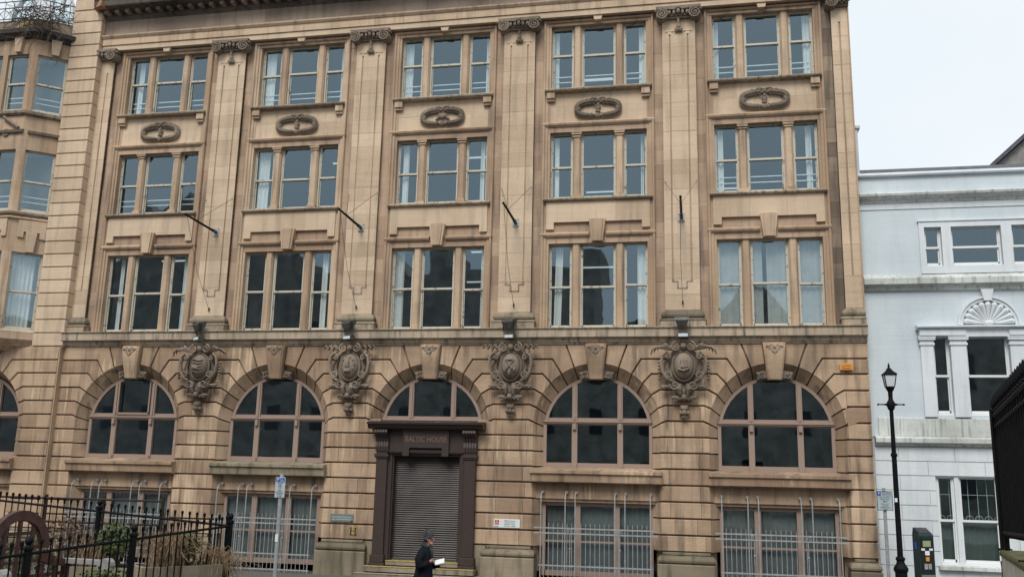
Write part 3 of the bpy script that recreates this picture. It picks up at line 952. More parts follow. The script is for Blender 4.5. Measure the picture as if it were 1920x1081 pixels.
# ---- entablature
x0, x1 = -12.44, XR-.004
MB().extr_x([(.3, 17.20), (-.26, 17.20), (-.26, 17.385), (-.245, 17.39), (.3, 17.39)], x0, x1).build('architrave_fascia', 'stone_pale', bld)
MB().extr_x([(.3, 17.392), (-.30, 17.392), (-.30, 17.62), (-.33, 17.64), (-.38, 17.70), (-.39, 17.745), (-.2, 17.77), (.3, 17.77)], x0, x1).build('architrave_fascia', 'stone', bld)
fx = x0; k = 0
while fx < x1-.3:
    w = random.uniform(1.1, 2.3); e = min(fx+w, x1)
    MB().box(fx+.0015, e-.0015, -.22+random.uniform(-.003, .003), .3, 17.772, 18.34).build('frieze_stone', 'frieze', bld)
    fx = e
MB().extr_x([(.3, 18.342), (-.24, 18.342), (-.27, 18.38), (-.33, 18.42), (-.34, 18.47), (.3, 18.47)], x0, x1).build('bed_moulding', 'sooty', bld)
DM = shared('modillion', MB().cbox(-.075, .075, -.60, -.3, 18.475, 18.60, .03), 'carved')
mx_ = x0+.2
while mx_ < x1:
    link('modillion', DM, None, bld, (mx_, 0, 0)); mx_ += .40
MB().extr_x([(.3, 18.47), (-.31, 18.47), (-.33, 18.602), (-.82, 18.602), (-.84, 18.64), (-.86, 18.84), (-.93, 18.87), (-1.02, 19.0), (-1.04, 19.1), (.3, 19.2)], x0-.1, x1).build('cornice', 'sooty', bld)
MB().box(x0, x1, -.1, .3, 19.19, 20.0).build('parapet', 'stone_pink', bld)
MB().add([(-12.62, -.75, 18.6), (-12.15, -1.0, 18.55), (-12.1, -.4, 18.62), (-12.7, -.3, 18.6), (-12.5, -.72, 18.86), (-12.2, -.95, 18.83), (-12.15, -.4, 18.9), (-12.6, -.3, 18.9)],
         [(0,1,5,4),(1,2,6,5),(2,3,7,6),(3,0,4,7),(4,5,6,7),(0,3,2,1)]).build('broken_cornice_stone', 'rawbreak', bld)

# ---- quoin pier on the left
QC = .444
z = 6.745; k = 0
QL, QR, QY = -13.60, -12.46, -.44
MB().box(QL+.03, QR-.03, QY+.05, .3, 6.7, 20.2).build('quoin_core', 'stone', bld)
while z < 20.1:
    poly = [(QL, z), (QR, z), (QR, z+QC), (QL, z+QC)]
    D1 = inset(poly, [.014, .001, .014, .001]); D2 = inset(poly, [.03, .006, .03, .006])
    n = 4; jit = random.uniform(-.004, .004)
    rings = [[(x, QY+jit, zz) for x, zz in D2], [(x, QY+jit+.018, zz) for x, zz in D1], [(x, .2, zz) for x, zz in D1]]
    mb = MB(); mb.loft(rings, cap=False); mb.f.append((0, 1, 2, 3))
    mb.build('quoin_block', 'stone_pale', bld)
    z += QC; k += 1
# ---- oriel (canted bay) left of the quoin pier
OY, OR_, OW = -1.08, -14.50, -13.50       # front plane, right corner, where the cant meets the wall
OL = 2*CL-OR_; OWL = 2*CL-OW
def oriel_ring(o, z):
    return [(OWL-o, -.25, z), (OL-o*.5, OY-o, z), (OR_+o*.5, OY-o, z), (OW+o, -.25, z)]
def band(name, mat, prof, parent=bld):
    """prof: list of (offset,z) lofted along the plan of the oriel"""
    mb = MB()
    rings = [oriel_ring(o, z) for o, z in prof]
    n = len(rings)
    vs = [p for r_ in rings for p in r_]; fs = []
    for q in range(n-1):
        for e in range(3):
            fs.append((q*4+e, q*4+e+1, (q+1)*4+e+1, (q+1)*4+e))
    fs.append((3, 2, 1, 0)); fs.append(tuple((n-1)*4+e for e in range(4)))
    mb.add(vs, fs)
    return mb.build(name, mat, parent)
oz = [(7.25, 9.85), (11.25, 13.40), (14.80, 16.88)]
band('oriel_foot', 'stone', [(-.5, 6.6), (-.2, 6.75), (.0, 6.9), (.06, 6.95), (.08, 7.1), (.10, 7.2), (.0, 7.25)])
band('oriel_spandrel', 'stone', [(0, 9.85), (0, 11.1), (.02, 11.1)])
band('oriel_sill', 'fascia', [(0, 11.1), (.10, 11.14), (.12, 11.2), (.0, 11.25)])
band('oriel_spandrel', 'stone', [(0, 13.40), (0, 14.6), (.02, 14.6)])
band('oriel_sill', 'fascia', [(0, 14.6), (.12, 14.66), (.14, 14.75), (.0, 14.8)])
band('oriel_head', 'stone', [(0, 16.88), (0, 17.42), (.05, 17.45)])
band('oriel_cornice', 'sooty', [(0.0, 17.42), (.10, 17.46), (.14, 17.52), (.28, 17.58), (.30, 17.72), (.1, 17.80)])
band('oriel_moulding', 'stone', [(0, 10.95), (.09, 10.99), (.0, 11.06)])
dxc, dyc = OW-OR_, -.25-OY
lc = math.hypot(dxc, dyc); ac = math.atan2(dyc, dxc)
for fi, (z0, z1) in enumerate(oz):
    # canted light
    cant = bpy.data.objects.new('canted_light', None)
    # corner post and wall post
    mb = MB()
    mb.extr_z([(OR_-.16, OY), (OR_, OY), (OR_+.16*cos(ac), OY+.16*sin(ac)), (OR_+.16*cos(ac)-.2*sin(ac), OY+.16*sin(ac)+.2*cos(ac)), (OR_-.16, OY+.25)], z0, z1)
    mb.extr_z([(OW-.2*cos(ac), -.25-.2*sin(ac)), (OW, -.25), (OW, .1), (OW-.25*cos(ac)-.1, .0)], z0, z1)
    mb.box(OL-.0, OL+.16, OY, OY+.25, z0, z1)
    mb.box(OL+.95, OL+1.15, OY, OY+.25, z0, z1)
    mb.build('oriel_post', 'stone', bld)
    # front lights
    sash(0, OL+1.15, OR_-.16, z0, z1, (z0+z1)/2, fi > 0, y0=OY+.13)
    sash(0, OL+.16, OL+.95, z0, z1, (z0+z1)/2, fi > 0, y0=OY+.13)
    w = sash(0, .16, lc-.2, z0, z1, (z0+z1)/2, fi > 0, y0=.10)
    w.location = (OR_, OY, 0); w.rotation_euler = (0, 0, ac)
    # left cant
    w2 = sash(0, .0, lc, z0, z1, (z0+z1)/2, False, y0=.10)
    w2.location = (OWL, -.25, 0); w2.rotation_euler = (0, 0, -ac)
# keystones and eared aprons of the oriel
def cant_pt(u, y): return (OR_+u*cos(ac)-y*sin(ac)*1, OY+u*sin(ac)+y*cos(ac))
for zk in (9.86, 16.93):
    h = .72 if zk < 12 else .55
    for (ax, ay, an) in ((OR_+dxc*.52, OY+dyc*.52, ac), (OR_-.55, OY, 0)):
        mb = MB().prism([(-.11, zk), (.11, zk), (.17, zk+h), (-.17, zk+h)], -.12, .02)
        k = mb.build('keystone', 'stone_pale', bld); k.location = (ax, ay, 0); k.rotation_euler = (0, 0, an)
for (ax, ay, an, hw) in ((OR_+dxc*.52, OY+dyc*.52, ac, .42), (OR_-.62, OY, 0, .55)):
    mb = MB().prism([(-hw, 10.35), (-hw+.18, 10.35), (-hw+.18, 10.55), (hw-.18, 10.55), (hw-.18, 10.35), (hw, 10.35), (hw, 10.95), (-hw, 10.95)], -.06, .02)
    k = mb.build('apron_stone', 'stone_pale', bld); k.location = (ax, ay, 0); k.rotation_euler = (0, 0, an)
    mb = MB().extr_x([(.02, 13.95), (-.09, 13.98), (-.12, 14.06), (.02, 14.12)], -hw-.1, hw+.1)
    k = mb.build('head_moulding', 'carved', bld); k.location = (ax, ay, 0); k.rotation_euler = (0, 0, an)
mb = MB()
mb.tube([(OR_-.75, OY-.08, 14.55), (OR_-.1, OY-.1, 14.12)], .06, 5)
mb.build('raking_moulding', 'carved', bld)
mb = MB(); mb.spiral(OR_-.62, OY-.03, 13.98, .14, 2, 0, 1, .035); mb.build('carved_disc', 'carved', bld)
# wall behind the oriel and above it, with a white arched dormer behind an iron balcony rail
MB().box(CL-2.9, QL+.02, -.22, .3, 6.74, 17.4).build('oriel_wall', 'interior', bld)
band('balcony_upstand', 'mossy', [(-.1, 17.8), (-.1, 18.25), (-.14, 18.25)])
MB().box(OR_-.75, OR_-.25, OY+.07, OY+.1, 17.9, 18.2).build('balcony_panel', 'balcony_paint', bld)
dm = MB().box(CL-2.6, QL, .3, .5, 17.4, 18.9).build('dormer_wall', 'white_trim', bld)
mb = MB(); n = 14; DX = -15.45; DR = 1.35
for j in range(n):
    a0, a1 = PI*j/n, PI*(j+1)/n
    mb.prism([(DX+DR*cos(a0), 18.8+DR*1.1*sin(a0)), (DX+DR*cos(a1), 18.8+DR*1.1*sin(a1)), (DX+(DR-.13)*cos(a1), 18.8+(DR-.13)*1.1*sin(a1)), (DX+(DR-.13)*cos(a0), 18.8+(DR-.13)*1.1*sin(a0))], .1, .3)
for x in (-.42, .38, .82): mb.box(DX+x-.05, DX+x+.05, .12, .25, 18.8, 20.2-abs(x)*.55)
mb.box(DX-1.2, DX+1.2, .12, .25, 19.35, 19.40)
mb.box(DX-.42, DX+.38, .16, .22, 18.8, 20.1)
mb.build('dormer_frame', 'white_trim', bld)
MB().prism([(DX+1.2*cos(PI*j/12), 18.8+1.3*sin(PI*j/12)) for j in range(13)], .2, .21).build('pane', 'glass', dm)
mb = MB()
for (dy, dz) in ((0, 18.95), (0, 18.70), (0, 18.28)):
    r_ = oriel_ring(-.04, dz); mb.tube(r_, .018, 5)
r_ = oriel_ring(-.04, 0)
for e in range(3):
    a, b = Vector(r_[e]), Vector(r_[e+1])
    nn = 6 if e == 1 else 4
    for q in range(nn+1):
        p = a.lerp(b, q/nn)
        mb.tube([(p.x, p.y, 18.2), (p.x, p.y, 18.95)], .012, 4)
        if q < nn:
            p2 = a.lerp(b, (q+1)/nn)
            mb.tube([(p.x, p.y, 18.3), (p2.x, p2.y, 18.68)], .009, 4); mb.tube([(p.x, p.y, 18.68), (p2.x, p2.y, 18.3)], .009, 4)
mb.build('balcony_railing', 'iron_brown', bld)

# ---- cartouches on the piers
def cartouche(x, kind):
    Y0 = -.27
    def out(mb, name, mat, parent, smooth=False):
        mb.v = [(x+(vx-x)*1.04, Y0+(vy-Y0)*1.75 if vy < Y0 else vy, 5.6+(vz-5.6)*1.04) for vx, vy, vz in mb.v]
        return mb.build(name, mat, parent, smooth)
    mb = MB()
    body = []
    for t in range(28):
        a = 2*PI*t/28
        rx = .50*(1+.10*cos(4*a)); rz = .62
        body.append((x+rx*cos(a), 6.02+rz*sin(a)))
    mb.prism(body, Y0-.05, Y0+.1)
    mb.prism([(x-.3, 5.6), (x-.16, 5.1), (x+.16, 5.1), (x+.3, 5.6)], Y0-.04, Y0+.1)
    cb = out(mb, 'cartouche', 'carved', bld)
    # shield
    mb = MB()
    mb.blob((x, Y0-.08, 6.05), .28, .15, .38, 0, 16, 10)
    sh = out(mb, 'shield', 'carved', cb, smooth=True)
    mb = MB()
    if kind == 'ship':
        mb.tube([(x-.15, Y0-.22, 5.95), (x, Y0-.24, 5.9), (x+.15, Y0-.22, 5.97)], .03, 5)
        for q in (-.08, .0, .08): mb.tube([(x+q, Y0-.23, 5.94), (x+q*.9, Y0-.22, 6.2)], .012, 4)
        mb.add([(x-.11, Y0-.235, 6.0), (x+.02, Y0-.25, 6.0), (x-.02, Y0-.225, 6.22)], [(0, 1, 2)])
        mb.add([(x+.03, Y0-.25, 6.0), (x+.14, Y0-.225, 6.02), (x+.06, Y0-.22, 6.2)], [(0, 1, 2)])
    elif kind == 'waves':
        for q in range(5):
            z = 6.22-q*.09
            mb.tube([(x-.16, Y0-.19, z), (x-.05, Y0-.235, z+.02), (x+.06, Y0-.235, z-.01), (x+.17, Y0-.19, z+.02)], .016, 4)
        mb.blob((x-.03, Y0-.22, 6.0), .13, .05, .07, .25)
    elif kind == 'lighthouse':
        mb.blob((x-.01, Y0-.2, 6.1), .085, .1, .2)
        mb.blob((x-.01, Y0-.19, 5.92), .13, .09, .09)
        mb.spiral(x, Y0-.18, 6.1, .19, .95, -.5, 1, .02, 22, .19)
        for q in range(10):
            a = 2*PI*q/10
            mb.blob((x+.19*cos(a), Y0-.2, 6.1+.22*sin(a)), .025, .025, .025, 0, 5, 4)
    else:
        for s in (-1, 1):
            mb.tube([(x-s*.12, Y0-.21, 6.22), (x+s*.09, Y0-.235, 5.95)], .025, 5)
            mb.blob((x+s*.13, Y0-.19, 5.93), .05, .05, .09, s*.4)
        mb.blob((x, Y0-.21, 6.22), .12, .04, .035); mb.blob((x, Y0-.22, 5.86), .05, .05, .1)
    out(mb, 'emblem', 'carved', sh)
    # rim
    mb = MB()
    mb.tube([(x+.30*cos(2*PI*k/24), Y0-.09, 6.05+.405*sin(2*PI*k/24)) for k in range(25)], .035, 6, cap=False)
    out(mb, 'shield_rim', 'carved', cb)
    # scrollwork
    mb = MB()
    for s in (-1, 1):
        yy = Y0-.10
        mb.spiral(x+s*.20, yy-.04, 6.58, .13, 1.7, PI*.5 if s > 0 else PI*.5, -s, .034)
        # strapwork C on each side
        mb.tube([(x+s*.34, yy, 6.36), (x+s*.46, yy-.05, 6.43), (x+s*.57, yy-.05, 6.33), (x+s*.60, yy-.05, 6.12), (x+s*.56, yy-.05, 5.88), (x+s*.44, yy-.06, 5.70), (x+s*.30, yy-.05, 5.62)], [.03, .04, .045, .045, .045, .045, .035], 6)
        mb.spiral(x+s*.42, yy-.05, 6.30, .075, 1.3, PI*.4 if s > 0 else PI*.6, s, .028)
        mb.spiral(x+s*.40, yy-.06, 5.80, .11, 1.5, -PI*.2 if s > 0 else PI*1.2, s, .034)
        mb.tube([(x+s*.40, yy+.02, 6.25), (x+s*.44, yy+.02, 6.0), (x+s*.38, yy+.02, 5.8)], .03, 5)
        mb.spiral(x+s*.24, yy-.05, 5.52, .13, 1.5, PI*.1 if s > 0 else PI*.9, -s, .04)
        mb.tube([(x+s*.10, yy-.05, 5.56), (x+s*.13, yy-.08, 5.42), (x+s*.10, yy-.05, 5.28)], [.05, .06, .045], 6)
        for q in range(5):
            a = -.3-.28*q
            mb.blob((x+s*(.34+.055*q), yy-.02, 5.47-.012*q*q*.6+.03*q), .085, .04, .035, s*(.3-.25*q))
        if kind in ('ship', 'waves'):
            for q in range(5):     # acanthus wing
                mb.tube([(x+s*.30, yy-.02, 6.50), (x+s*(.45+.07*q), yy-.07, 6.62-.015*q), (x+s*(.50+.085*q), yy-.05, 6.66-.045*q), (x+s*(.52+.09*q), yy-.02, 6.60-.06*q)], [.03, .032, .028, .012], 5)
            for q in range(6): mb.blob((x+s*.66, yy, 6.16-q*.09), .04, .045, .042, 0, 6, 4)
        else:
            pts = [(x+s*(.38+.07*q), yy-.03-.03*(q % 2), 6.60+.045*(1 if q % 2 else -1)) for q in range(7)]
            mb.tube(pts, [.05, .055, .055, .05, .045, .04, .02], 5)
            mb.tube([(x+s*.36, yy-.02, 6.52), (x+s*.50, yy-.03, 6.44), (x+s*.55, yy, 6.5)], [.04, .04, .02], 5)
            for q in range(7): mb.blob((x+s*(.63-.004*q*q), yy, 6.28-q*.1), .035, .04, .06, s*.5, 6, 4)
    mb.blob((x, Y0-.14, 6.60), .09, .06, .1)
    out(mb, 'scrollwork', 'carved', cb)
    # pendant: leaves, bud and drop
    mb = MB()
    for s in (-1, 1):
        for q in range(4):
            mb.blob((x+s*(.10+.06*q), Y0-.10, 5.17+.02*q-(.03 if q == 3 else 0)), .07, .045, .045, s*(.9-.4*q))
        mb.spiral(x+s*.24, Y0-.10, 5.17, .07, 1.2, 0, s, .024)
    mb.blob((x, Y0-.13, 5.20), .085, .09, .10)
    mb.blob((x, Y0-.11, 5.35), .06, .06, .10)
    out(mb, 'carved_bud', 'carved', cb)
    mb = MB()
    mb.blob((x, Y0-.06, 4.92), .10, .09, .09)
    for s in (-1, 1):
        mb.blob((x+s*.085, Y0-.05, 4.80), .065, .06, .06); mb.blob((x+s*.06, Y0-.06, 4.95), .05, .05, .06, s*.5)
    mb.blob((x, Y0-.09, 4.80), .07, .08, .08); mb.blob((x, Y0-.05, 4.69), .08, .05, .05)
    out(mb, 'fruit_drop', 'carved', cb)
for p, kd in zip((1, 2, 3, 4), ('waves', 'lighthouse', 'cross', 'ship')): cartouche(PX[p], kd)

# jamb stones between the piers and the portal
for s in (-1, 1):
    for k in range(5, 13):
        stone('rusticated_block', [(1.50, JZ[k+1]), (1.85, JZ[k+1]), (1.85, JZ[k]), (1.50, JZ[k])], ['h', 'v', 'h', 'v'], 0.0, s, yf=-.235)
    MB().box(s*1.66-.17, s*1.66+.17, -.24, .0, -.01, .97).build('jamb_foot', 'mossy', bld)
    MB().box(s*1.66-.16, s*1.66+.16, -.14, .0, .97, 4.5).build('jamb_core', 'rust', bld)
# ---- entrance: granite portal, roller shutter, steps
portal = MB().box(-1.166, 1.166, -.36, .1, 3.60, 4.21).build('portal', 'granite', bld)
for s in (-1, 1):
    MB().cbox(s*1.34-.17, s*1.34+.17, -.42, .1, .62, 3.36, .015).build('portal_pilaster', 'granite', portal)
for s in (-1, 1):
    b = MB()
    b.cbox(s*1.34-.21, s*1.34+.21, -.47, .1, .40, .62, .015)
    b.cbox(s*1.34-.24, s*1.34+.24, -.50, .1, .0, .398, .015)
    b.build('portal_base', 'granite', portal)
    b = MB()
    b.box(s*1.34-.20, s*1.34+.20, -.45, .1, 3.36, 3.41); b.box(s*1.34-.22, s*1.34+.22, -.48, .1, 3.41, 3.49); b.box(s*1.34-.17, s*1.34+.17, -.43, .1, 3.49, 3.56)
    b.build('portal_cap', 'granite', portal)
    # scrolled console with ribs
    b = MB()
    for k in range(5):
        xx = s*1.34-.16+.08*k
        b.extr_x([(.1, 3.56), (-.46, 3.56), (-.47, 3.70), (-.44, 3.84), (-.49, 3.96), (-.58, 4.04), (-.64, 4.11), (-.62, 4.18), (-.5, 4.21), (.1, 4.21)], xx-.033, xx+.033)
    b.build('console_bracket', 'granite', portal)
    b = MB()
    a, d = sorted((s*1.17, s*1.04)); b.box(a, d, -.33, .1, .02, 3.52)
    a, d = sorted((s*1.07, s*1.0)); b.box(a, d, -.27, .1, .02, 3.46)
    b.build('inner_jamb', 'granite', portal)
b = MB(); b.box(-1.168, 1.168, -.40, -.1, 3.52, 3.60); b.box(-1.165, 1.165, -.42, -.3, 3.555, 3.59); b.box(-1.036, 1.036, -.3, .1, 3.44, 3.52)
b.build('portal_head_moulding', 'granite', portal)
tb = MB().prism([(-.70, 3.44), (-.50, 3.44), (-.50, 3.68), (.50, 3.68), (.50, 3.44), (.70, 3.44), (.70, 4.205), (-.70, 4.205)], -.46, -.2).build('name_tablet', 'granite', portal)
lt = text_mesh('BALTIC HOUSE', .235, -.4605, .0, 3.92, 'lettering', 'gold', tb, sx=.80, depth=.003)
MB().extr_x([(.1, 4.212), (-.60, 4.212), (-.66, 4.26), (-.68, 4.33), (-.75, 4.345), (-.76, 4.40), (-.6, 4.435), (.1, 4.44)], -1.74, 1.76).build('portal_cornice', 'granite', portal)
MB().box(-1.6, 1.62, -.5, .1, 4.20, 4.235).build('portal_bed', 'granite', portal)
prof = [(.1, .50)]
z = .50
fwd = []
while z < 3.5:
    for (dy, dz) in ((.0, 0), (-.018, .012), (-.022, .030), (-.014, .048), (.0, .055)):
        fwd.append((-.06+dy, z+dz))
    z += .062
MB().extr_x([(0, .5)]+fwd+[(0, 3.6)], -1.0, 1.0).build('roller_shutter', 'shutter', bld)
MB().box(-1.02, 1.02, -.09, -.02, .47, .52).build('shutter_bottom_rail', 'steel_dark', bld)
for k, (z0, z1, y0, hw) in enumerate(((.335, .468, -.42, 1.08), (.17, .334, -.78, 1.62), (-.01, .169, -1.12, 1.78))):
    MB().cbox(-hw, hw, y0, .0, z0, z1-.025, .012).build('step', 'step', bld)
    MB().cbox(-hw, hw, y0-.012, .0 if k == 0 else y0+.16, z1-.0245, z1-.002, .006).build('step_nosing', 'yellow' if k < 2 else 'step', bld)

# ---- rooms behind the glass
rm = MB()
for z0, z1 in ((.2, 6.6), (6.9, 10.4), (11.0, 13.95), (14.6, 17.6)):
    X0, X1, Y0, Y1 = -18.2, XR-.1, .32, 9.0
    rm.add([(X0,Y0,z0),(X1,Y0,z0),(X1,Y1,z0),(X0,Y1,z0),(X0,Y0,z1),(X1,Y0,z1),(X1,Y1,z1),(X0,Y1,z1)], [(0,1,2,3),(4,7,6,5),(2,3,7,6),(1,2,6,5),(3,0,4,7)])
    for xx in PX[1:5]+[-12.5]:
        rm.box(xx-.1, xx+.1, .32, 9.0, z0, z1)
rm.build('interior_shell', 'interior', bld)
random.seed(31)
tube_me = shared('fluorescent_light', MB().box(-.6, .6, -.03, .03, -.04, 0), 'tube_light')
for zc_ in (10.38, 13.93, 17.58):
    for c in CX:
        for y in (3.0, 5.4, 7.6):
            if random.random() < .42: link('fluorescent_light', tube_me, None, bld, (c+random.uniform(-1.0, 1.0), y+random.uniform(-.3, .3), zc_))
random.seed(7)
MB().box(-18.4, XR-.1, .3, 9.8, 18.3, 18.4).build('roof_slab', 'slate', bld)
MB().box(-18.47, -18.2, -.3, 9.8, 0, 18.4).build('end_wall', 'stone', bld)
MB().box(-18.2, XR-.1, 9.6, 9.8, 0, 18.3).build('rear_wall', 'stone', bld)

# ================================================================ white stucco house on the right
hs_ = empty('stucco_house', 'white stucco townhouse with slate roof beside the sandstone building', 'house')
HX0, HX1, HY = XR+.03, 21.5, .1
def wall_holes(x0, x1, z0, z1, y, holes, depth=.22):
    xs = sorted({x0, x1} | {h[0] for h in holes} | {h[1] for h in holes})
    zs = sorted({z0, z1} | {h[2] for h in holes} | {h[3] for h in holes})
    mb = MB()
    for a, b in zip(xs, xs[1:]):
        for c_, d in zip(zs, zs[1:]):
            mx0, mz0 = (a+b)/2, (c_+d)/2
            if any(h[0] < mx0 < h[1] and h[2] < mz0 < h[3] for h in holes): continue
            mb.add([(a, y, c_), (b, y, c_), (b, y, d), (a, y, d)], [(0, 1, 2, 3)])
    for a, b, c_, d in holes:
        mb.add([(a, y, c_), (a, y+depth, c_), (a, y+depth, d), (a, y, d)], [(0, 1, 2, 3)])
        mb.add([(b, y, c_), (b, y+depth, c_), (b, y+depth, d), (b, y, d)], [(0, 1, 2, 3)])
        mb.add([(a, y, d), (b, y, d), (b, y+depth, d), (a, y+depth, d)], [(0, 1, 2, 3)])
        mb.add([(a, y, c_), (b, y, c_), (b, y+depth, c_), (a, y+depth, c_)], [(0, 1, 2, 3)])
    return mb
# two bays of windows; the second is past the frame
W2 = []; W1 = []; W0 = []
for o in (0, 4.35):
    W2 += [(14.2+o, 14.65+o, 8.93, 10.06), (14.90+o, 16.20+o, 8.93, 10.06), (16.47+o, 16.92+o, 8.93, 10.06)]
    W1 += [(14.22+o, 14.66+o, 4.80, 6.95), (15.06+o, 16.16+o, 4.80, 6.95), (16.52+o, 16.96+o, 4.80, 6.95)]
    W0 += [(14.06+o, 15.62+o, .90, 3.16)]
ok = lambda hs: [h for h in hs if h[1] < HX1-.1]
MB_ = wall_holes(HX0, HX1, 8.7, 11.62, HY, ok(W2)); MB_.build('wall', 'white', hs_)
MB_ = wall_holes(HX0, HX1, 4.2, 8.72, HY, ok(W1)); MB_.build('wall', 'white', hs_)
MB_ = wall_holes(HX0, HX1, 0, 4.22, HY+.02, ok(W0)); MB_.build('wall', 'white', hs_)
MB().box(HX1-.02, HX1, HY, 8, 0, 11.6).build('side_wall', 'white', hs_)
# horizontal bands
def hband(name, mat, prof, x0=HX0+.002, x1=HX1): return MB().extr_x([(HY+y, z) for y, z in prof], x0, x1).build(name, mat, hs_)
hband('coping', 'white_trim', [(.3, 11.60), (-.10, 11.60), (-.12, 11.63), (-.10, 11.70), (.3, 11.72)])
hband('cornice', 'white_dirty', [(.0, 10.80), (-.05, 10.80), (-.08, 10.86), (-.16, 10.90), (-.24, 10.97), (-.26, 11.03), (-.2, 11.07), (0, 11.12)])
hband('fillet', 'white_trim', [(.0, 10.62), (-.025, 10.62), (-.025, 10.8), (.0, 10.8)])
hband('string_course', 'white_dirty', [(.0, 8.22), (-.08, 8.25), (-.12, 8.33), (-.24, 8.40), (-.24, 8.56), (-.20, 8.60), (-.03, 8.70), (0, 8.72)])
hband('plinth_band', 'white_dirty', [(0, 4.22), (-.06, 4.23), (-.06, 4.70), (0, 4.72)], HX0+.2)
hband('string_course', 'white_dirty', [(.0, 3.95), (-.05, 3.96), (-.09, 4.0), (-.20, 4.05), (-.20, 4.16), (-.17, 4.19), (0, 4.24)], HX0+.08)
# ground floor stucco blocks
zc = [3.93, 3.56, 3.18, 2.79, 2.40, 2.01, 1.62, 1.23, .84, .45, .05]
for r_ in range(len(zc)-1):
    z1, z0 = zc[r_], zc[r_+1]
    xx = HX0+.05
    brk = [xx]
    st = 1.35 if r_ % 2 else .62
    v = xx+st
    while v < HX1: brk.append(v); v += 1.42
    brk.append(HX1)
    for a, b in zip(brk, brk[1:]):
        segs = [(a, b)]
        for w in ok(W0):
            if z0 < 3.1 and z1 > 1.0:
                ns = []
                for (p, q) in segs:
                    if q <= w[0] or p >= w[1]: ns.append((p, q)); continue
                    if p < w[0]: ns.append((p, w[0]))
                    if q > w[1]: ns.append((w[1], q))
                segs = ns
        for p, q in segs:
            if q-p < .05: continue
            zt = z1
            MB().cbox(p+.004, q-.004, HY-.010, HY+.03, z0+.009, zt-.009, .005).build('stucco_block', 'white_trim', hs_)
def hwin(x0, x1, z0, z1, split=True, y=HY+.12, bars=False):
    zr = (z0+z1)/2
    w = sash(0, x0, x1, z0, z1, zr, False, 'sash_white', hs_, y, 'glass_dark')
    return w
for h in ok(W2)+ok(W1): hwin(*h)
for h in ok(W0):
    xm = h[0]+.50
    hwin(h[0]+.02, xm-.03, h[2], h[3]); hwin(xm+.07, h[1], h[2], h[3])
    MB().box(xm-.035, xm+.075, HY+.03, HY+.2, h[2], h[3]).build('mullion', 'white_trim', hs_)
    MB().extr_x([(HY-.15, h[2]-.12), (HY-.15, h[2]-.03), (HY+.1, h[2]+.0), (HY+.1, h[2]-.12)], h[0]-.08, h[1]+.08).build('window_sill', 'white_dirty', hs_)
    # ornamental bars behind the upper panes
    mb = MB()
    for q in range(7):
        x = h[0]+.15+q*.235
        mb.tube([(x, HY+.3, 2.05), (x, HY+.3, 3.12)], .009, 4)
        mb.tube([(x+.09*cos(PI*k/8), HY+.3, 2.07+.09*sin(PI*k/8)) for k in range(9)], .008, 4)
    mb.tube([(h[0]+.05, HY+.3, 2.7), (h[1]-.05, HY+.3, 2.7)], .008, 4)
    mb.build('security_bars', 'bar_white', hs_)
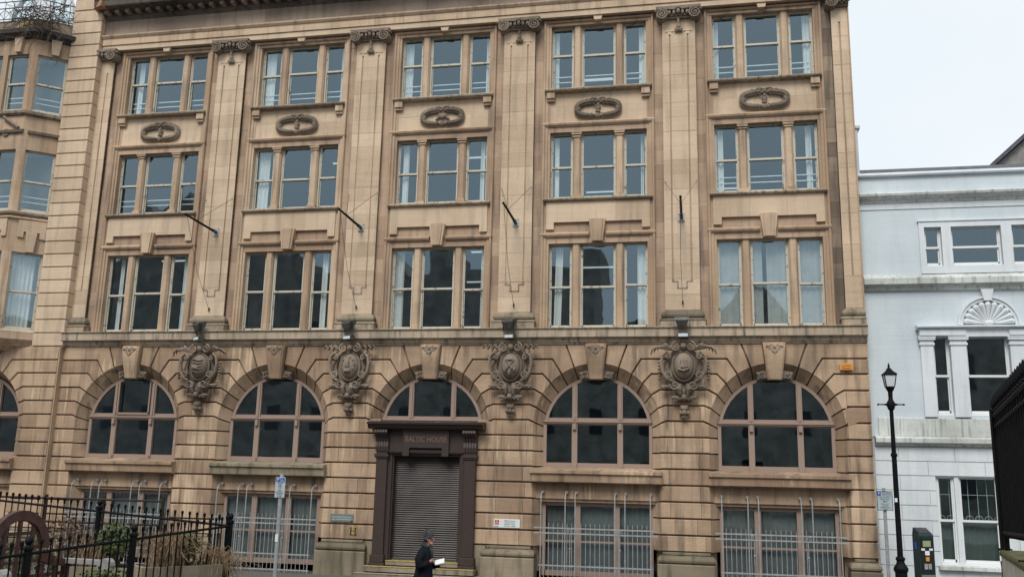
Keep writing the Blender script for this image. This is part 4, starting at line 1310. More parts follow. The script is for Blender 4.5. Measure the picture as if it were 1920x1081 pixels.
# window surrounds
for o in (0, 4.35):
    if o+16.9 > HX1: continue
    mb = MB()
    x0, x1 = 14.06+o, 17.06+o
    for a, b in ((x0, 14.2+o), (14.65+o, 14.90+o), (16.20+o, 16.47+o), (16.92+o, x1)): mb.box(a, b, HY-.05, HY+.01, 8.93, 10.06)
    mb.box(x0, x1, HY-.05, HY+.01, 10.06, 10.22); mb.box(x0, x1, HY-.05, HY+.01, 8.72, 8.93)
    mb.box(x0-.03, x1+.03, HY-.08, HY+.01, 10.2205, 10.25)
    mb.build('window_surround', 'white_trim', hs_)
    for a, b in ((13.89+o, 14.22+o), (14.66+o, 15.06+o), (16.16+o, 16.52+o), (16.96+o, 17.29+o)):
        p = MB().cbox(a, b, HY-.09, HY+.01, 4.74, 6.70, .01).build('pilaster', 'white_trim', hs_)
        mb = MB()
        mb.box(a-.03, b+.03, HY-.12, HY, 6.70, 6.76); mb.box(a-.01, b+.01, HY-.10, HY, 6.76, 6.84); mb.box(a-.05, b+.05, HY-.15, HY, 6.84, 6.90); mb.box(a-.06, b+.06, HY-.16, HY, 6.90, 6.93)
        mb.build('pilaster_cap', 'white_trim', p)
    e = MB().box(13.87+o, 17.31+o, HY-.12, HY, 6.931, 7.12).build('entablature', 'white_trim', hs_)
    mb = MB().extr_x([(HY, 7.12), (HY-.13, 7.12), (HY-.16, 7.15), (HY-.25, 7.18), (HY-.25, 7.22), (HY, 7.27)], 13.80+o, 17.38+o)
    for a, b in ((13.88+o, 15.07+o), (16.15+o, 17.30+o)): mb.box(a, b, HY-.16, HY, 6.96, 7.119)
    mb.build('entablature_cornice', 'white_trim', e)
    # scallop shell in an arched recess with a keystone
    cx, cz = 15.69+o, 7.26
    mb = MB(); n = 18
    for j in range(n):
        a0, a1 = PI*j/n, PI*(j+1)/n
        for (ri, ro, yy) in ((.66, .74, -.07), (.74, .80, -.11)):
            mb.prism([(cx+ro*cos(a0), cz+ro*sin(a0)), (cx+ro*cos(a1), cz+ro*sin(a1)), (cx+ri*cos(a1), cz+ri*sin(a1)), (cx+ri*cos(a0), cz+ri*sin(a0))], HY+yy, HY+.01)
    ar = mb.build('arch_moulding', 'white_trim', hs_)
    MB().prism([(cx-.10, cz+.66), (cx+.10, cz+.66), (cx+.16, 8.24), (cx-.16, 8.24)], HY-.14, HY).build('keystone', 'white_trim', ar)
    mb = MB(); nr = 11
    for k in range(nr):
        a = PI*(k+.5)/nr
        pts = []; rad = []
        for q in range(6):
            t = q/5
            rr = .12+.46*t
            pts.append((cx+rr*cos(a), HY-.02-.07*t, cz+.02+rr*.93*sin(a))); rad.append(.02+.062*t)
        mb.tube(pts, rad, 6)
        mb.blob((cx+.58*cos(a), HY-.09, cz+.02+.54*sin(a)), .08, .06, .08, 0, 8, 5)
    mb.blob((cx, HY-.08, cz+.05), .15, .08, .07)
    for s in (-1, 1): mb.spiral(cx+s*.12, HY-.1, cz+.05, .05, 1.3, 0, s, .018)
    mb.build('scallop_shell', 'white_trim', hs_)
# slate roof, courses of slates with the near ones built singly
for r_ in range(3):
    z0 = 11.66+r_*.115; y0 = .28+r_*.17
    x = HX0+.02; k = 0
    while x < 18.5:
        w = .30
        if k == 0 and r_ % 2: w = .15
        dz = random.uniform(-.006, .006)
        MB().add([(x+.004, y0, z0+dz), (x+w-.004, y0, z0+dz), (x+w-.004, y0+.3, z0+.205), (x+.004, y0+.3, z0+.205),
                  (x+.004, y0, z0+dz+.012), (x+w-.004, y0, z0+dz+.012), (x+w-.004, y0+.3, z0+.217), (x+.004, y0+.3, z0+.217)],
                 [(0,3,2,1),(4,5,6,7),(0,1,5,4),(1,2,6,5),(2,3,7,6),(3,0,4,7)]).build('slate', 'slate', hs_)
        x += w; k += 1
MB().add([(HX0, .3, 11.66), (HX1, .3, 11.66), (HX1, 4.3, 12.6+1.6), (HX0, 4.3, 12.6+1.6), (HX1, 8.3, 11.66), (HX0, 8.3, 11.66)], [(0, 1, 2, 3), (3, 2, 4, 5)])
MB().add([(HX0, .32, 11.64), (HX1, .32, 11.64), (HX1, .82, 11.98), (HX0, .82, 11.98)], [(0, 1, 2, 3)]).build('roof', 'slate', hs_)
MB().box(HX0, HX1, .82, 8, 11.5, 11.99).build('roof_deck', 'slate', hs_)
MB().box(HX0-.02, HX0+.10, .15, 1.6, 11.5, 13.13).build('party_parapet', 'white', hs_)
MB().box(HX0-.05, HX0+.17, .10, 1.65, 13.13, 13.21).build('parapet_coping', 'white_dirty', hs_)
rm = MB()
for z0, z1 in ((.2, 4.0), (4.3, 8.2), (8.3, 11.4)):
    rm.add([(HX0+.1,.4,z0),(HX1-.1,.4,z0),(HX1-.1,5,z0),(HX0+.1,5,z0),(HX0+.1,.4,z1),(HX1-.1,.4,z1),(HX1-.1,5,z1),(HX0+.1,5,z1)], [(0,1,2,3),(4,7,6,5),(2,3,7,6),(1,2,6,5),(3,0,4,7)])
rm.build('interior_shell', 'interior', hs_)
# gable of a house further back
gb = empty('gabled_house', 'grey gabled roof end rising behind the white house', 'house')
MB().prism([(17.55, 9), (26, 9), (26, 14.0), (20.9, 16.2), (17.55, 13.2)], 4.2, 11).build('gable_wall', 'kerb', gb)
for (a, b) in (((17.35, 13.05), (20.9, 16.3)), ((20.9, 16.3), (26.4, 13.9))):
    MB().prism([a, b, (b[0], b[1]+.16), (a[0], a[1]+.16)], 4.0, 11.2).build('roof_slope', 'slate', gb)

# ================================================================ buildings across the street (seen only in the window glass)
op = empty('opposite_terrace', 'tall terrace reflected in the windows from across the square', 'building', (0, 0, 0))
random.seed(3)
prof = [(-85, 17), (-60, 17), (-60, 21), (-46, 21.5), (-44, 25), (-42.5, 27.5), (-41, 26), (-39.5, 28), (-38, 24.5), (-36, 21.5), (-27, 22), (-27, 20), (-22, 20), (-19, 23.5), (-16, 20), (-14, 20), (-14, 23), (-12.5, 23), (-12.5, 20.5), (-3, 20.5), (-1.2, 20.5), (-1.2, 22), (.3, 22), (.3, 15.5), (9, 15.5), (12, 19), (15, 15.5), (33, 15.5), (33, 13), (60, 13)]
MB().prism([(60, -.1), (60, 15)][::-1] and ([(-85, -.1), (60, -.1)]+prof[::-1]), -54, -47).build('facade', simple('terrace_render', (.40, .35, .31), .9, var=.35, scale=1.2), op)
wm = shared('window', MB().box(-.55, .55, -47.02, -46.96, 0, 2.0), 'solar')
for i in range(-14, 12):
    for z in (2.2, 6.4, 10.4, 13.6):
        if -52 < i*4 < 56 and not (i*4 < -27 and z > 11): link('window', wm, None, op, (i*4.0, 0, z))

# ================================================================ curtains behind the windows
FLN = {1: 'first-floor', 2: 'second-floor', 3: 'top-floor'}
BAYN = ['leftmost', 'second', 'middle', 'fourth', 'rightmost']
LN = ['left', 'centre', 'right']
def cloth(name, x0, x1, y, z0, z1, mat, label, cat='curtain', group='curtains behind the office windows', amp=.025, step=.07, lean=0.0):
    n = max(3, int((x1-x0)/step)*2)
    mb = MB(); ph = random.uniform(0, 6)
    top = [(x0+(x1-x0)*k/n+lean*1.0, y+amp*sin(ph+k*1.9), z1) for k in range(n+1)]
    bot = [(x0+(x1-x0)*k/n, y+amp*1.2*sin(ph+.3+k*1.9), z0) for k in range(n+1)]
    vs = bot+top+[(a, b+.006, c) for a, b, c in bot+top]; N1 = n+1; fs = []
    for k in range(n):
        fs.append((k, k+1, N1+k+1, N1+k)); fs.append((2*N1+k, 3*N1+k, 3*N1+k+1, 2*N1+k+1))
    fs += [(0, N1, 3*N1, 2*N1), (n, 2*N1+n, 3*N1+n, N1+n)]
    mb.add(vs, fs)
    return tag(mb.build(name, mat, None, smooth=False), label, cat, group)
CUR = [(3,0,0,.22,.55),(3,1,0,0,.58),(3,1,2,.72,1),(3,2,0,0,.45),(3,2,2,.78,1),(3,3,0,0,.27),(3,3,2,.68,1),(3,4,0,0,.25),(3,4,2,.62,1),
       (2,1,0,0,.68),(2,2,0,.15,.45),(2,2,2,.62,.85),(2,3,0,.12,.34),(2,3,2,.74,.88),(2,4,0,.10,.36),(2,4,2,.55,.82),
       (1,0,0,.45,.68),(1,0,2,.55,.75),(1,1,2,.40,.72),(1,2,0,0,.46),(1,2,2,.82,1),(1,3,0,.14,.50),(1,3,2,.55,.95)]
for fl, b, j, f0, f1 in CUR:
    z0, z1 = ZW[fl]; u0, u1 = LIGHTS[j]
    x0, x1 = CX[b]+u0+.04, CX[b]+u1-.04
    a, e = x0+(x1-x0)*f0, x0+(x1-x0)*f1
    cloth('curtain', a, e, .33, z0+.02, z1-.05, 'curtain', f'pale curtain in the {LN[j]} light of the {BAYN[b]} {FLN[fl]} window', lean=.06 if (fl, b, j) == (1, 3, 0) else 0)
for j, segs in enumerate((((0, 1),), ((0, .30), (.42, 1)), ((0, 1),))):
    z0, z1 = ZW[1]; u0, u1 = LIGHTS[j]
    x0, x1 = CX[4]+u0+.04, CX[4]+u1-.04
    for q, (f0, f1) in enumerate(segs):
        nm = f'closed vertical blind filling the {LN[j]} light of the rightmost first-floor window' if len(segs) == 1 else f'vertical blind {"left" if q == 0 else "right"} of the dark gap in the rightmost first-floor window'
        cloth('vertical_blind', x0+(x1-x0)*f0, x0+(x1-x0)*f1, .33, z0+.02, z1-.05, 'vblind', nm, 'blind', 'vertical blinds of the rightmost first-floor window', .015, .1)
cc = cloth('curtain', .1, lc-.15, .34, 7.3, 9.8, 'curtain', 'pale blue-white curtain filling the first-floor oriel light beside the quoin pier')
cc.location = (OR_, OY, 0); cc.rotation_euler = (0, 0, ac)
for i in (0, 1, 3, 4):
    for j, (a, b) in enumerate(((-1.47, -.66), (-.47, .47), (.66, 1.47))):
        cloth('net_blind', CX[i]+a, CX[i]+b, .30, .3, 2.15, 'blind', f'grey net blind behind the {LN[j]} light of the {BAYN[i]} basement window', 'blind', 'net blinds behind the basement windows', .012, .09)
for x0, x1, w in ((14.10, 14.50, 'narrow left'), (14.66, 15.58, 'wide right')):
    cloth('net_curtain', x0, x1, .42, .95, 2.0, 'blind', f'grey net curtain behind the lower {w} sash of the white house', 'curtain', 'net curtains of the white house', .012, .09)
# ================================================================ window grilles
def grille(i):
    c = CX[i]
    g = empty('window_grille', f'galvanised steel grille with bent-top bars over the {BAYN[i]} basement window', 'grille', (c, -.45, 0), group='grilles over the basement windows')
    for u in (-1.53, -.84, -.56, .55, .83, 1.53):
        pts = [(u, 0, -.05), (u, 0, 2.34), (u, .02, 2.41), (u, .09, 2.47), (u, .28, 2.50)]
        MB().tube(pts, .017, 6).build('tall_bar', 'steel', g)
        MB().tube([(u, .26, 2.50), (u, .33, 2.51)], .045, 8).build('wall_fixing', 'steel', g)
    for z, e in ((1.53, 1.72), (1.39, 1.72), (.52, 1.58), (.08, 1.58)):
        MB().box(-e, e, -.018, .018, z-.018, z+.018).build('cross_rail', 'steel', g)
    pm = shared('picket', MB().tube([(0, -.001, .02), (0, -.001, 1.62), (0, -.001, 1.68)], [.010, .010, .003], 5), 'steel')
    pm2 = shared('picket_with_collar', MB().tube([(0, 0, .02), (0, 0, 1.39)], .013, 5).blob((0, 0, .98), .03, .03, .03), 'steel')
    for k in range(23):
        u = -1.43+k*.13
        if any(abs(u-q) < .055 for q in (-.84, -.56, .55, .83)): continue
        link('picket', pm, None, g, (u, 0, 0))
    for u in (-.70, .69):
        link('picket_with_collar', pm2, None, g, (u, 0, 0))
        mb = MB()
        for s in (-1, 1): mb.spiral(u+s*.06, -.02, 1.46, .05, 1.2, PI/2, s, .010, 16)
        mb.build('scroll', 'steel', g)
for i in (0, 1, 3, 4): grille(i)

# ================================================================ flagpoles
for p in range(1, 5):
    f = empty('flagpole', f'bare horizontal flagpole bolted to the {["", "first", "second", "third", "fourth"][p]} full pilaster from the left', 'flagpole', (PX[p], -.175, 10.5), group='flagpoles on the pilasters')
    MB().box(-.10, .10, -.022, -.004, -.13, .13).build('wall_plate', 'steel', f)
    for sx in (-1, 1):
        for sz in (-1, 1): MB().blob((sx*.07, -.025, sz*.1), .016, .012, .016).build('bolt', 'steel_dark', f)
    MB().tube([(0, -.02, 0), (0, -.25, .01)], .055, 8).build('socket', 'steel_dark', f)
    MB().tube([(0, -.1, .0), (0, -1.0, .03), (0, -1.85, .06)], [.04, .038, .03], 8).build('pole', 'iron', f)
    MB().blob((0, -1.88, .06), .04, .04, .04).build('pole_tip', 'iron', f)
    for s in (-1, 1):
        MB().tube([(s*.5, .07, 1.2), (0, -1.25, .05)], .0075, 4).build('stay_wire', 'steel_dark', f)
    MB().tube([(0, -1.80, .05), (-.03, -.9, -1.5), (0, -.05, -2.55)], .0065, 4).build('halyard', 'steel_dark', f)
    MB().tube([(0, -.03, -2.5), (0, -.05, -2.62)], .022, 5).build('cleat', 'iron_brown', f)
# ================================================================ floodlights
for p in range(1, 5):
    o_ = ["", "first", "second", "third", "fourth"][p]
    f = empty('floodlight', f'larger grey floodlight standing on the ledge below the {o_} full pilaster', 'floodlight', (PX[p]-.03, -.62, 7.32), [0, -.55, -.5, -.35, 0][p], 'floodlights on the ledge')
    mb = MB(); mb.loft([[(-.20, -.13, .10), (.20, -.13, .10), (.20, .13, .16), (-.20, .13, .16)], [(-.19, -.16, .02), (.19, -.16, .02), (.19, .12, .08), (-.19, .12, .08)], [(-.11, -.08, -.17), (.11, -.08, -.17), (.10, .08, -.13), (-.10, .08, -.13)]])
    mb.build('housing', 'steel_dark', f)
    MB().add([(-.18, -.137, .105), (.18, -.137, .105), (.18, .125, .165), (-.18, .125, .165)], [(0, 1, 2, 3)]).build('lens', 'glass', f)
    MB().box(-.23, -.21, -.02, .02, -.2, .06).box(.21, .23, -.02, .02, -.2, .06).box(-.23, .23, -.02, .02, -.22, -.2).build('stirrup', 'steel_dark', f)
    f = empty('floodlight', f'smaller silver floodlight hanging on the band under the {o_} full pilaster', 'floodlight', (PX[p], -.60, 6.93), [0, -.5, -.35, -.2, 0][p], 'floodlights under the ledge')
    mb = MB(); mb.loft([[(-.15, -.13, -.07), (.15, -.13, -.07), (.15, .06, -.10), (-.15, .06, -.10)], [(-.15, -.12, .05), (.15, -.12, .05), (.15, .06, .05), (-.15, .06, .05)], [(-.09, -.05, .10), (.09, -.05, .10), (.09, .06, .10), (-.09, .06, .10)]])
    mb.build('housing', 'steel_dark', f)
    MB().box(-.13, .13, -.14, -.131, -.05, .03).build('lens', 'lampglass', f)
    MB().tube([(0, .03, .04), (0, .12, .12)], .02, 5).build('arm', 'steel_dark', f)

# ================================================================ signs on the building
def plate(name, label, x0, x1, z0, z1, y, mat, th=.02, cat='sign'):
    e = empty(name, label, cat, ((x0+x1)/2, y, z0))
    w = (x1-x0)/2; h = z1-z0
    MB().cbox(-w, w, -th, 0, 0, h, .006).build('plate', mat, e)
    return e, w, h
e, w, h = plate('name_plaque', 'grey metal plaque with two lines of white lettering beside the portal', -2.89, -2.17, 1.49, 1.72, -.262, 'plaque')
text_mesh('Wales Council for Voluntary Action', .055, -.0225, 0, h*.62, 'lettering', 'sign_white', e, sx=.74, depth=.001)
text_mesh('Cyngor Gweithredu Gwirfoddol Cymru', .055, -.0225, 0, h*.33, 'lettering', 'sign_white', e, sx=.70, depth=.001)
MB().box(w-.07, w-.02, -.023, -.02, .012, .04).build('fixing_mark', 'ink', e)
e, w, h = plate('hydrant_sign', 'small yellow plate with a black letter H low on the pier', -2.27, -2.05, 1.13, 1.36, -.262, 'hydrant', .012)
MB().box(-.085, -.05, -.016, -.012, .02, .21).build('letter_stroke', 'ink', e)
MB().box(.05, .085, -.016, -.012, .02, .21).build('letter_stroke', 'ink', e)
MB().box(-.05, .05, -.016, -.012, .105, .125).build('letter_stroke', 'ink', e)
for s in (-1, 1):
    for zz in (.018, .196): MB().box(s*.068-.04, s*.068+.04, -.017, -.0125, zz, zz+.016).build('letter_serif', 'ink', e)
text_mesh('4', .07, -.013, 0, .17, 'numeral', 'ink', e, depth=.001); text_mesh('6', .07, -.013, 0, .06, 'numeral', 'ink', e, depth=.001)
e, w, h = plate('access_sign', 'white notice with an orange-red wheelchair symbol right of the portal', 2.07, 2.83, 1.48, 1.72, -.262, 'sign_white')
MB().box(-w+.03, -w+.155, -.0245, -.02, .085, .215).build('symbol_panel', 'orange_red', e)
wc = MB(); wc.spiral(-w+.09, -.026, .13, .03, .8, PI*.7, 1, .005, 14, .03); wc.tube([(-w+.085, -.026, .195), (-w+.088, -.026, .15), (-w+.115, -.026, .148), (-w+.125, -.026, .115)], .006, 4); wc.blob((-w+.085, -.026, .203), .009, .004, .009)
wc.build('wheelchair_symbol', 'sign_white', e)
MB().box(-w+.02, -w+.14, -.0235, -.02, .03, .044).build('arrow_line', 'ink', e)
for k, t in enumerate(('Disabled access on', 'side of premises', "Mynediad i'r anabl", 'ar ochr yr adeilad')):
    text_mesh(t, .046, -.0225, .085, h-.045-.05*k, 'lettering', 'ink', e, sx=.95, depth=.001)
e = empty('alarm_box', 'orange burglar alarm box high on the right end of the rusticated wall', 'alarm box', (11.87, -.262, 5.97))
MB().prism([(-.17, 0), (.17, 0), (.175, .17), (.09, .195), (0, .205), (-.09, .195), (-.175, .17)], -.09, 0).build('housing', 'alarm', e)
MB().prism([(-.15, .02), (.15, .02), (.155, .155), (0, .18), (-.155, .155)], -.10, -.089).build('raised_face', 'alarm', e)
text_mesh('CLIFTON', .06, -.101, .01, .115, 'lettering', 'iron_brown', e, sx=.82, depth=.001)
MB().tube([(-.11, -.102, .11), (-.10, -.102, .06), (-.05, -.102, .048), (.1, -.102, .048)], .006, 4).build('swoosh', 'iron_brown', e)
# ================================================================ street signs, lamp, pay machine
e = empty('parking_sign_post', 'grey post with a tall blue-topped disabled parking sign in front of the second bay', 'sign post', (-1.27, -7.3, -.12))
MB().tube([(0, .05, 0), (0, .05, 2.98)], .045, 10).build('post', 'steel', e)
MB().tube([(0, .05, .75), (0, .05, .78)], .052, 10).build('band', 'steel_dark', e)
MB().box(-.035, .035, -.002, .006, 1.52, 1.68).build('sticker', 'sign_white', e)
MB().cbox(-.115, .115, -.012, .0, 2.46, 2.90, .004).build('sign_plate', 'sign_grey', e)
for x0, x1 in ((-.10, -.005), (.005, .10)): MB().box(x0, x1, -.0165, -.012, 2.80, 2.888).build('blue_panel', 'sign_blue', e)
text_mesh('P', .095, -.0170, -.052, 2.845, 'letter', 'sign_white', e, depth=.0015)
wc = MB(); wc.spiral(.048, -.019, 2.828, .02, .8, PI*.7, 1, .004, 14, .02); wc.tube([(.045, -.019, 2.868), (.047, -.019, 2.84), (.065, -.019, 2.838), (.072, -.019, 2.815)], .004, 4)
wc.build('wheelchair_symbol', 'sign_white', e)
for k, t in enumerate(('Disabled', 'badge', 'holders', 'only', 'Deiliaid', 'bathodynnau', 'anabledd', 'yn unig')):
    text_mesh(t, .043, -.0135, 0, 2.775-.039*k-(.012 if k > 3 else 0), 'lettering', 'ink', e, sx=.82, depth=.001)
e = empty('pay_sign_post', 'galvanised post with a square pay-and-display sign in front of the white house', 'sign post', (12.46, -1.4, 0))
MB().tube([(0, .06, 0), (0, .06, 2.84)], .042, 10).build('post', 'steel', e)
MB().cbox(-.19, .19, -.012, .0, 2.28, 2.76, .004).build('sign_plate', 'sign_grey', e)
for x0, x1, z0, z1 in ((-.19, .19, 2.748, 2.76), (-.19, .19, 2.28, 2.292), (-.19, -.178, 2.292, 2.748), (.178, .19, 2.292, 2.748)): MB().box(x0, x1, -.0146, -.0121, z0, z1).build('border_line', 'ink', e)
MB().box(-.175, -.09, -.0165, -.012, 2.655, 2.745).build('blue_panel', 'sign_blue', e)
text_mesh('P', .09, -.0170, -.135, 2.70, 'letter', 'sign_white', e, depth=.0015)
MB().box(-.19, .19, -.0145, -.012, 2.64, 2.647).build('divider', 'sign_blue', e)
for t, x, z in (('Mwyaf 2awr', .05, 2.725), ('Maximum 2hr', .05, 2.68), ('Pay at machine', 0, 2.605), ('Display ticket', 0, 2.56), ('Talwch wrth', 0, 2.445), ('y peiriant', 0, 2.40), ('Arddangoswch', 0, 2.355), ('y tocyn', 0, 2.31)):
    text_mesh(t, .046, -.0135, x, z, 'lettering', 'ink', e, sx=.86, depth=.001)
MB().prism([(-.05, 2.505), (-.015, 2.48), (-.015, 2.497), (.06, 2.497), (.06, 2.513), (-.015, 2.513), (-.015, 2.53)], -.0145, -.012).build('arrow', 'ink', e)

e = empty('street_lamp', 'black cast-iron lamp post with lantern and ladder bar before the white house', 'street lamp', (12.37, -3.3, 0))
MB().lathe([(.17, -.01), (.17, .12), (.14, .16), (.135, .95), (.16, .98), (.165, 1.04), (.13, 1.10), (.10, 1.14), (.085, 1.2), (.105, 1.23), (.105, 1.27), (.075, 1.30)], n=14).build('pedestal', 'iron', e)
MB().lathe([(.066, 1.29), (.057, 3.57), (.075, 3.58), (.075, 3.64), (.053, 3.66), (.045, 4.66), (.07, 4.68), (.09, 4.74), (.10, 4.80), (.09, 4.86), (.06, 4.90), (.05, 4.95), (.055, 5.10), (.09, 5.16), (.115, 5.22)], n=12).build('shaft', 'iron', e)
MB().tube([(-.29, 0, 4.80), (.29, 0, 4.80)], .016, 6).build('ladder_bar', 'iron', e)
for s in (-1, 1):
    MB().blob((s*.29, 0, 4.80), .026, .026, .026).build('bar_end', 'iron', e)
    MB().tube([(s*.05, 0, 4.80), (s*.16, 0, 4.80)], [.05, .018], 6).build('bar_collar', 'iron', e)
ln = MB().loft([[(-.085, -.085, 5.23), (.085, -.085, 5.23), (.085, .085, 5.23), (-.085, .085, 5.23)], [(-.13, -.13, 5.50), (.13, -.13, 5.50), (.13, .13, 5.50), (-.13, .13, 5.50)]]).build('lantern_glass', 'lampglass', e)
mb = MB()
for sx in (-1, 1):
    for sy in (-1, 1): mb.tube([(sx*.09, sy*.09, 5.21), (sx*.135, sy*.135, 5.51)], .011, 4)
mb.build('lantern_frame', 'iron', e)
MB().loft([[(-q, -q, z), (q, -q, z), (q, q, z), (-q, q, z)] for q, z in ((.15, 5.50), (.155, 5.53), (.10, 5.58), (.06, 5.62), (.055, 5.65))]).build('lantern_roof', 'iron', e)
MB().lathe([(.05, 5.64), (.045, 5.67), (.02, 5.69), (.03, 5.72), (.022, 5.75), (.004, 5.80)], n=8).build('finial', 'iron', e)
MB().box(-.06, .0, -.07, -.06, 2.53, 2.62).build('sticker', 'sign_white', e)

e = empty('pay_machine', 'dark green parking pay machine with sloped solar top by the white house', 'pay machine', (13.23, -1.75, 0), .28)
pm = MB()
pm.loft([[(-.19, -.15, 0), (.19, -.15, 0), (.19, .15, 0), (-.19, .15, 0)], [(-.19, -.15, 1.72), (.19, -.15, 1.72), (.19, .15, 1.72), (-.19, .15, 1.72)], [(-.17, -.13, 1.77), (.17, -.13, 1.77), (.17, .14, 1.90), (-.17, .14, 1.90)]])
pm.build('cabinet', 'meter', e)
MB().add([(-.15, -.118, 1.783), (.15, -.118, 1.783), (.15, .12, 1.898), (-.15, .12, 1.898)], [(0, 1, 2, 3)]).build('solar_panel', 'solar', e)
MB().box(-.155, .155, -.162, -.15, .82, 1.66).build('front_panel', 'black', e)
MB().box(-.10, .10, -.17, -.162, 1.46, 1.60).build('display', 'screen', e)
for s in (-1, 1): MB().box(s*.10-.045, s*.10+.045, -.169, -.162, 1.37, 1.42).build('label_plate', 'sign_white', e)
MB().box(-.055, .055, -.172, -.162, 1.26, 1.36).build('keypad', 'paper', e)
MB().box(-.045, .045, -.172, -.162, 1.12, 1.22).build('coin_slot', 'alarm', e)
for s in (-1, 1): MB().box(s*.05-.04, s*.05+.04, -.170, -.162, .93, 1.06).build('ticket_tray', 'steel', e)
MB().box(-.17, .17, -.168, -.15, .60, .80).build('notice_plate', 'plaque', e)
for x in (-.1, 0, .1): MB().box(x-.035, x+.035, -.172, -.168, .66, .74).build('pictogram', 'ink', e)
MB().box(-.198, -.19, -.05, .05, 1.40, 1.56).build('side_sign', 'sign_blue', e)

# ================================================================ foreground left: railings round the raised bed
def fence(name, label, pts, nbar, hgt=1.12, posts=(), mat='iron', group='black iron railings round the raised bed', end_post=True):
    """pts: top-rail points (x,y,z); bars stand a little above the rail"""
    p0, p1 = Vector(pts[0]), Vector(pts[1])
    d = p1-p0
    an = math.atan2(d.y, d.x)
    e = empty(name, label, 'railing', (p0.x, p0.y, p0.z-hgt), group=group)
    L_ = d.copy()
    bar = MB().tube([(0, 0, 0), (0, 0, hgt+.075)], .0085, 5).lathe([(.009, hgt+.05), (.016, hgt+.06), (.012, hgt+.075), (.021, hgt+.10), (.019, hgt+.12), (.004, hgt+.132)], n=6)
    bm = shared('bar', bar, mat)
    for k in range(nbar):
        t = (k+.5)/nbar
        if any(abs(t-q)*d.length < .05 for q in posts): continue
        link('bar', bm, None, e, tuple(d*t))
    for zz, r_ in ((hgt, .017), (.16, .015), (hgt-.22, .0) if False else (.16, .0)):
        if r_ == 0: continue
        MB().tube([(0, 0, zz), tuple(Vector((0, 0, zz))+d)], r_, 6).build('rail', mat, e)
    pst = MB().tube([(0, 0, -.05), (0, 0, hgt+.06)], .038, 8).lathe([(.04, hgt+.03), (.05, hgt+.04), (.05, hgt+.06), (.03, hgt+.075), (.022, hgt+.085), (.036, hgt+.105), (.04, hgt+.125), (.03, hgt+.15), (.005, hgt+.163)], n=8)
    pm_ = shared('post', pst, mat)
    for t in posts: link('post', pm_, None, e, tuple(d*t))
    return e
CR = (1.82, -15.31, 2.20)
fence('iron_railing', 'black railing with ball-topped posts along the far side of the raised bed', [CR, (-2.9, -14.72, 2.455)], 41, posts=(.0, .445, .93))
fence('iron_railing', 'nearest black railing running from the bed corner towards the viewer', [CR, (1.10, -19.8, 2.00)], 39, posts=(.377, .688))
# brown two-rail barrier further back
e = empty('rail_barrier', 'rust-brown barrier of two level rails behind the far railing', 'barrier', (-3.2, -12.6, -.12))
for zz in (2.50, 2.12): MB().tube([(-2, 0, zz), (2.35, 0, zz)], .02, 6).build('rail', 'iron_brown', e)
for k in range(5): MB().tube([(-2+k*1.0875, .03, 0), (-2+k*1.0875, .03, 2.56)], .03, 6).build('post', 'iron_brown', e)

# ---- bench with an arched back
bn = empty('garden_bench', 'dark brown wooden bench with a round-arched lattice back inside the railings', 'bench', (.33, -17.06, 1.10), R(84))
# local x along the bench, -y is the front
def beam(pts, w, t, name, mat='wood'):
    return MB().tube(pts, w, 6).build(name, mat, bn)
mb = MB(); n = 18; rO, rI, cz = .44, .33, .86
for j in range(n):
    a0, a1 = PI*j/n, PI*(j+1)/n
    mb.prism([(rO*cos(a0), cz+rO*sin(a0)), (rO*cos(a1), cz+rO*sin(a1)), (rI*cos(a1), cz+rI*sin(a1)), (rI*cos(a0), cz+rI*sin(a0))], .18, .25)
mb.build('arched_rail', 'wood', bn)
for s in (-1, 1):
    mb = MB(); a, b = sorted((s*.33, s*.80))
    mb.prism([(s*.33, .82), (s*.46, .82), (s*.56, .74), (s*.80, .70), (s*.80, .62), (s*.52, .65), (s*.33, .72)][::1 if s > 0 else -1], .18, .25)
    mb.build('shoulder_rail', 'wood', bn)
    MB().box(s*.77-.035, s*.77+.035, .18, .25, 0, .70).build('back_leg', 'wood', bn)
    MB().box(s*.77-.035, s*.77+.035, -.38, -.31, 0, .62).build('front_leg', 'wood', bn)
    MB().box(s*.77-.05, s*.77+.05, -.36, .24, .66, .715).build('arm', 'wood_worn', bn)
    MB().tube([(s*.77-.06, -.38, .655), (s*.77+.06, -.38, .655)], .085, 12).build('arm_scroll', 'wood_worn', bn)
for x in (-.6, -.4, -.2, 0, .2, .4, .6):
    h = cz+math.sqrt(max(0, rI*rI-x*x))+.02 if abs(x) < rI else .68
    MB().box(x-.022, x+.022, .20, .23, .42, h).build('back_slat', 'wood', bn)
for z in (.55, .72, .88, 1.04):
    w = .76 if z < .7 else math.sqrt(max(.01, rI*rI-max(0, z-cz)**2))+.02
    MB().box(-w, w, .205, .225, z-.02, z+.02).build('back_lath', 'wood', bn)
for k in range(6): MB().box(-.77, .77, -.36+k*.095, -.28+k*.095, .42, .445).build('seat_slat', 'wood_worn' if k == 0 else 'wood', bn)
MB().box(-.76, .76, -.34, -.30, .32, .42).build('seat_rail', 'wood', bn)
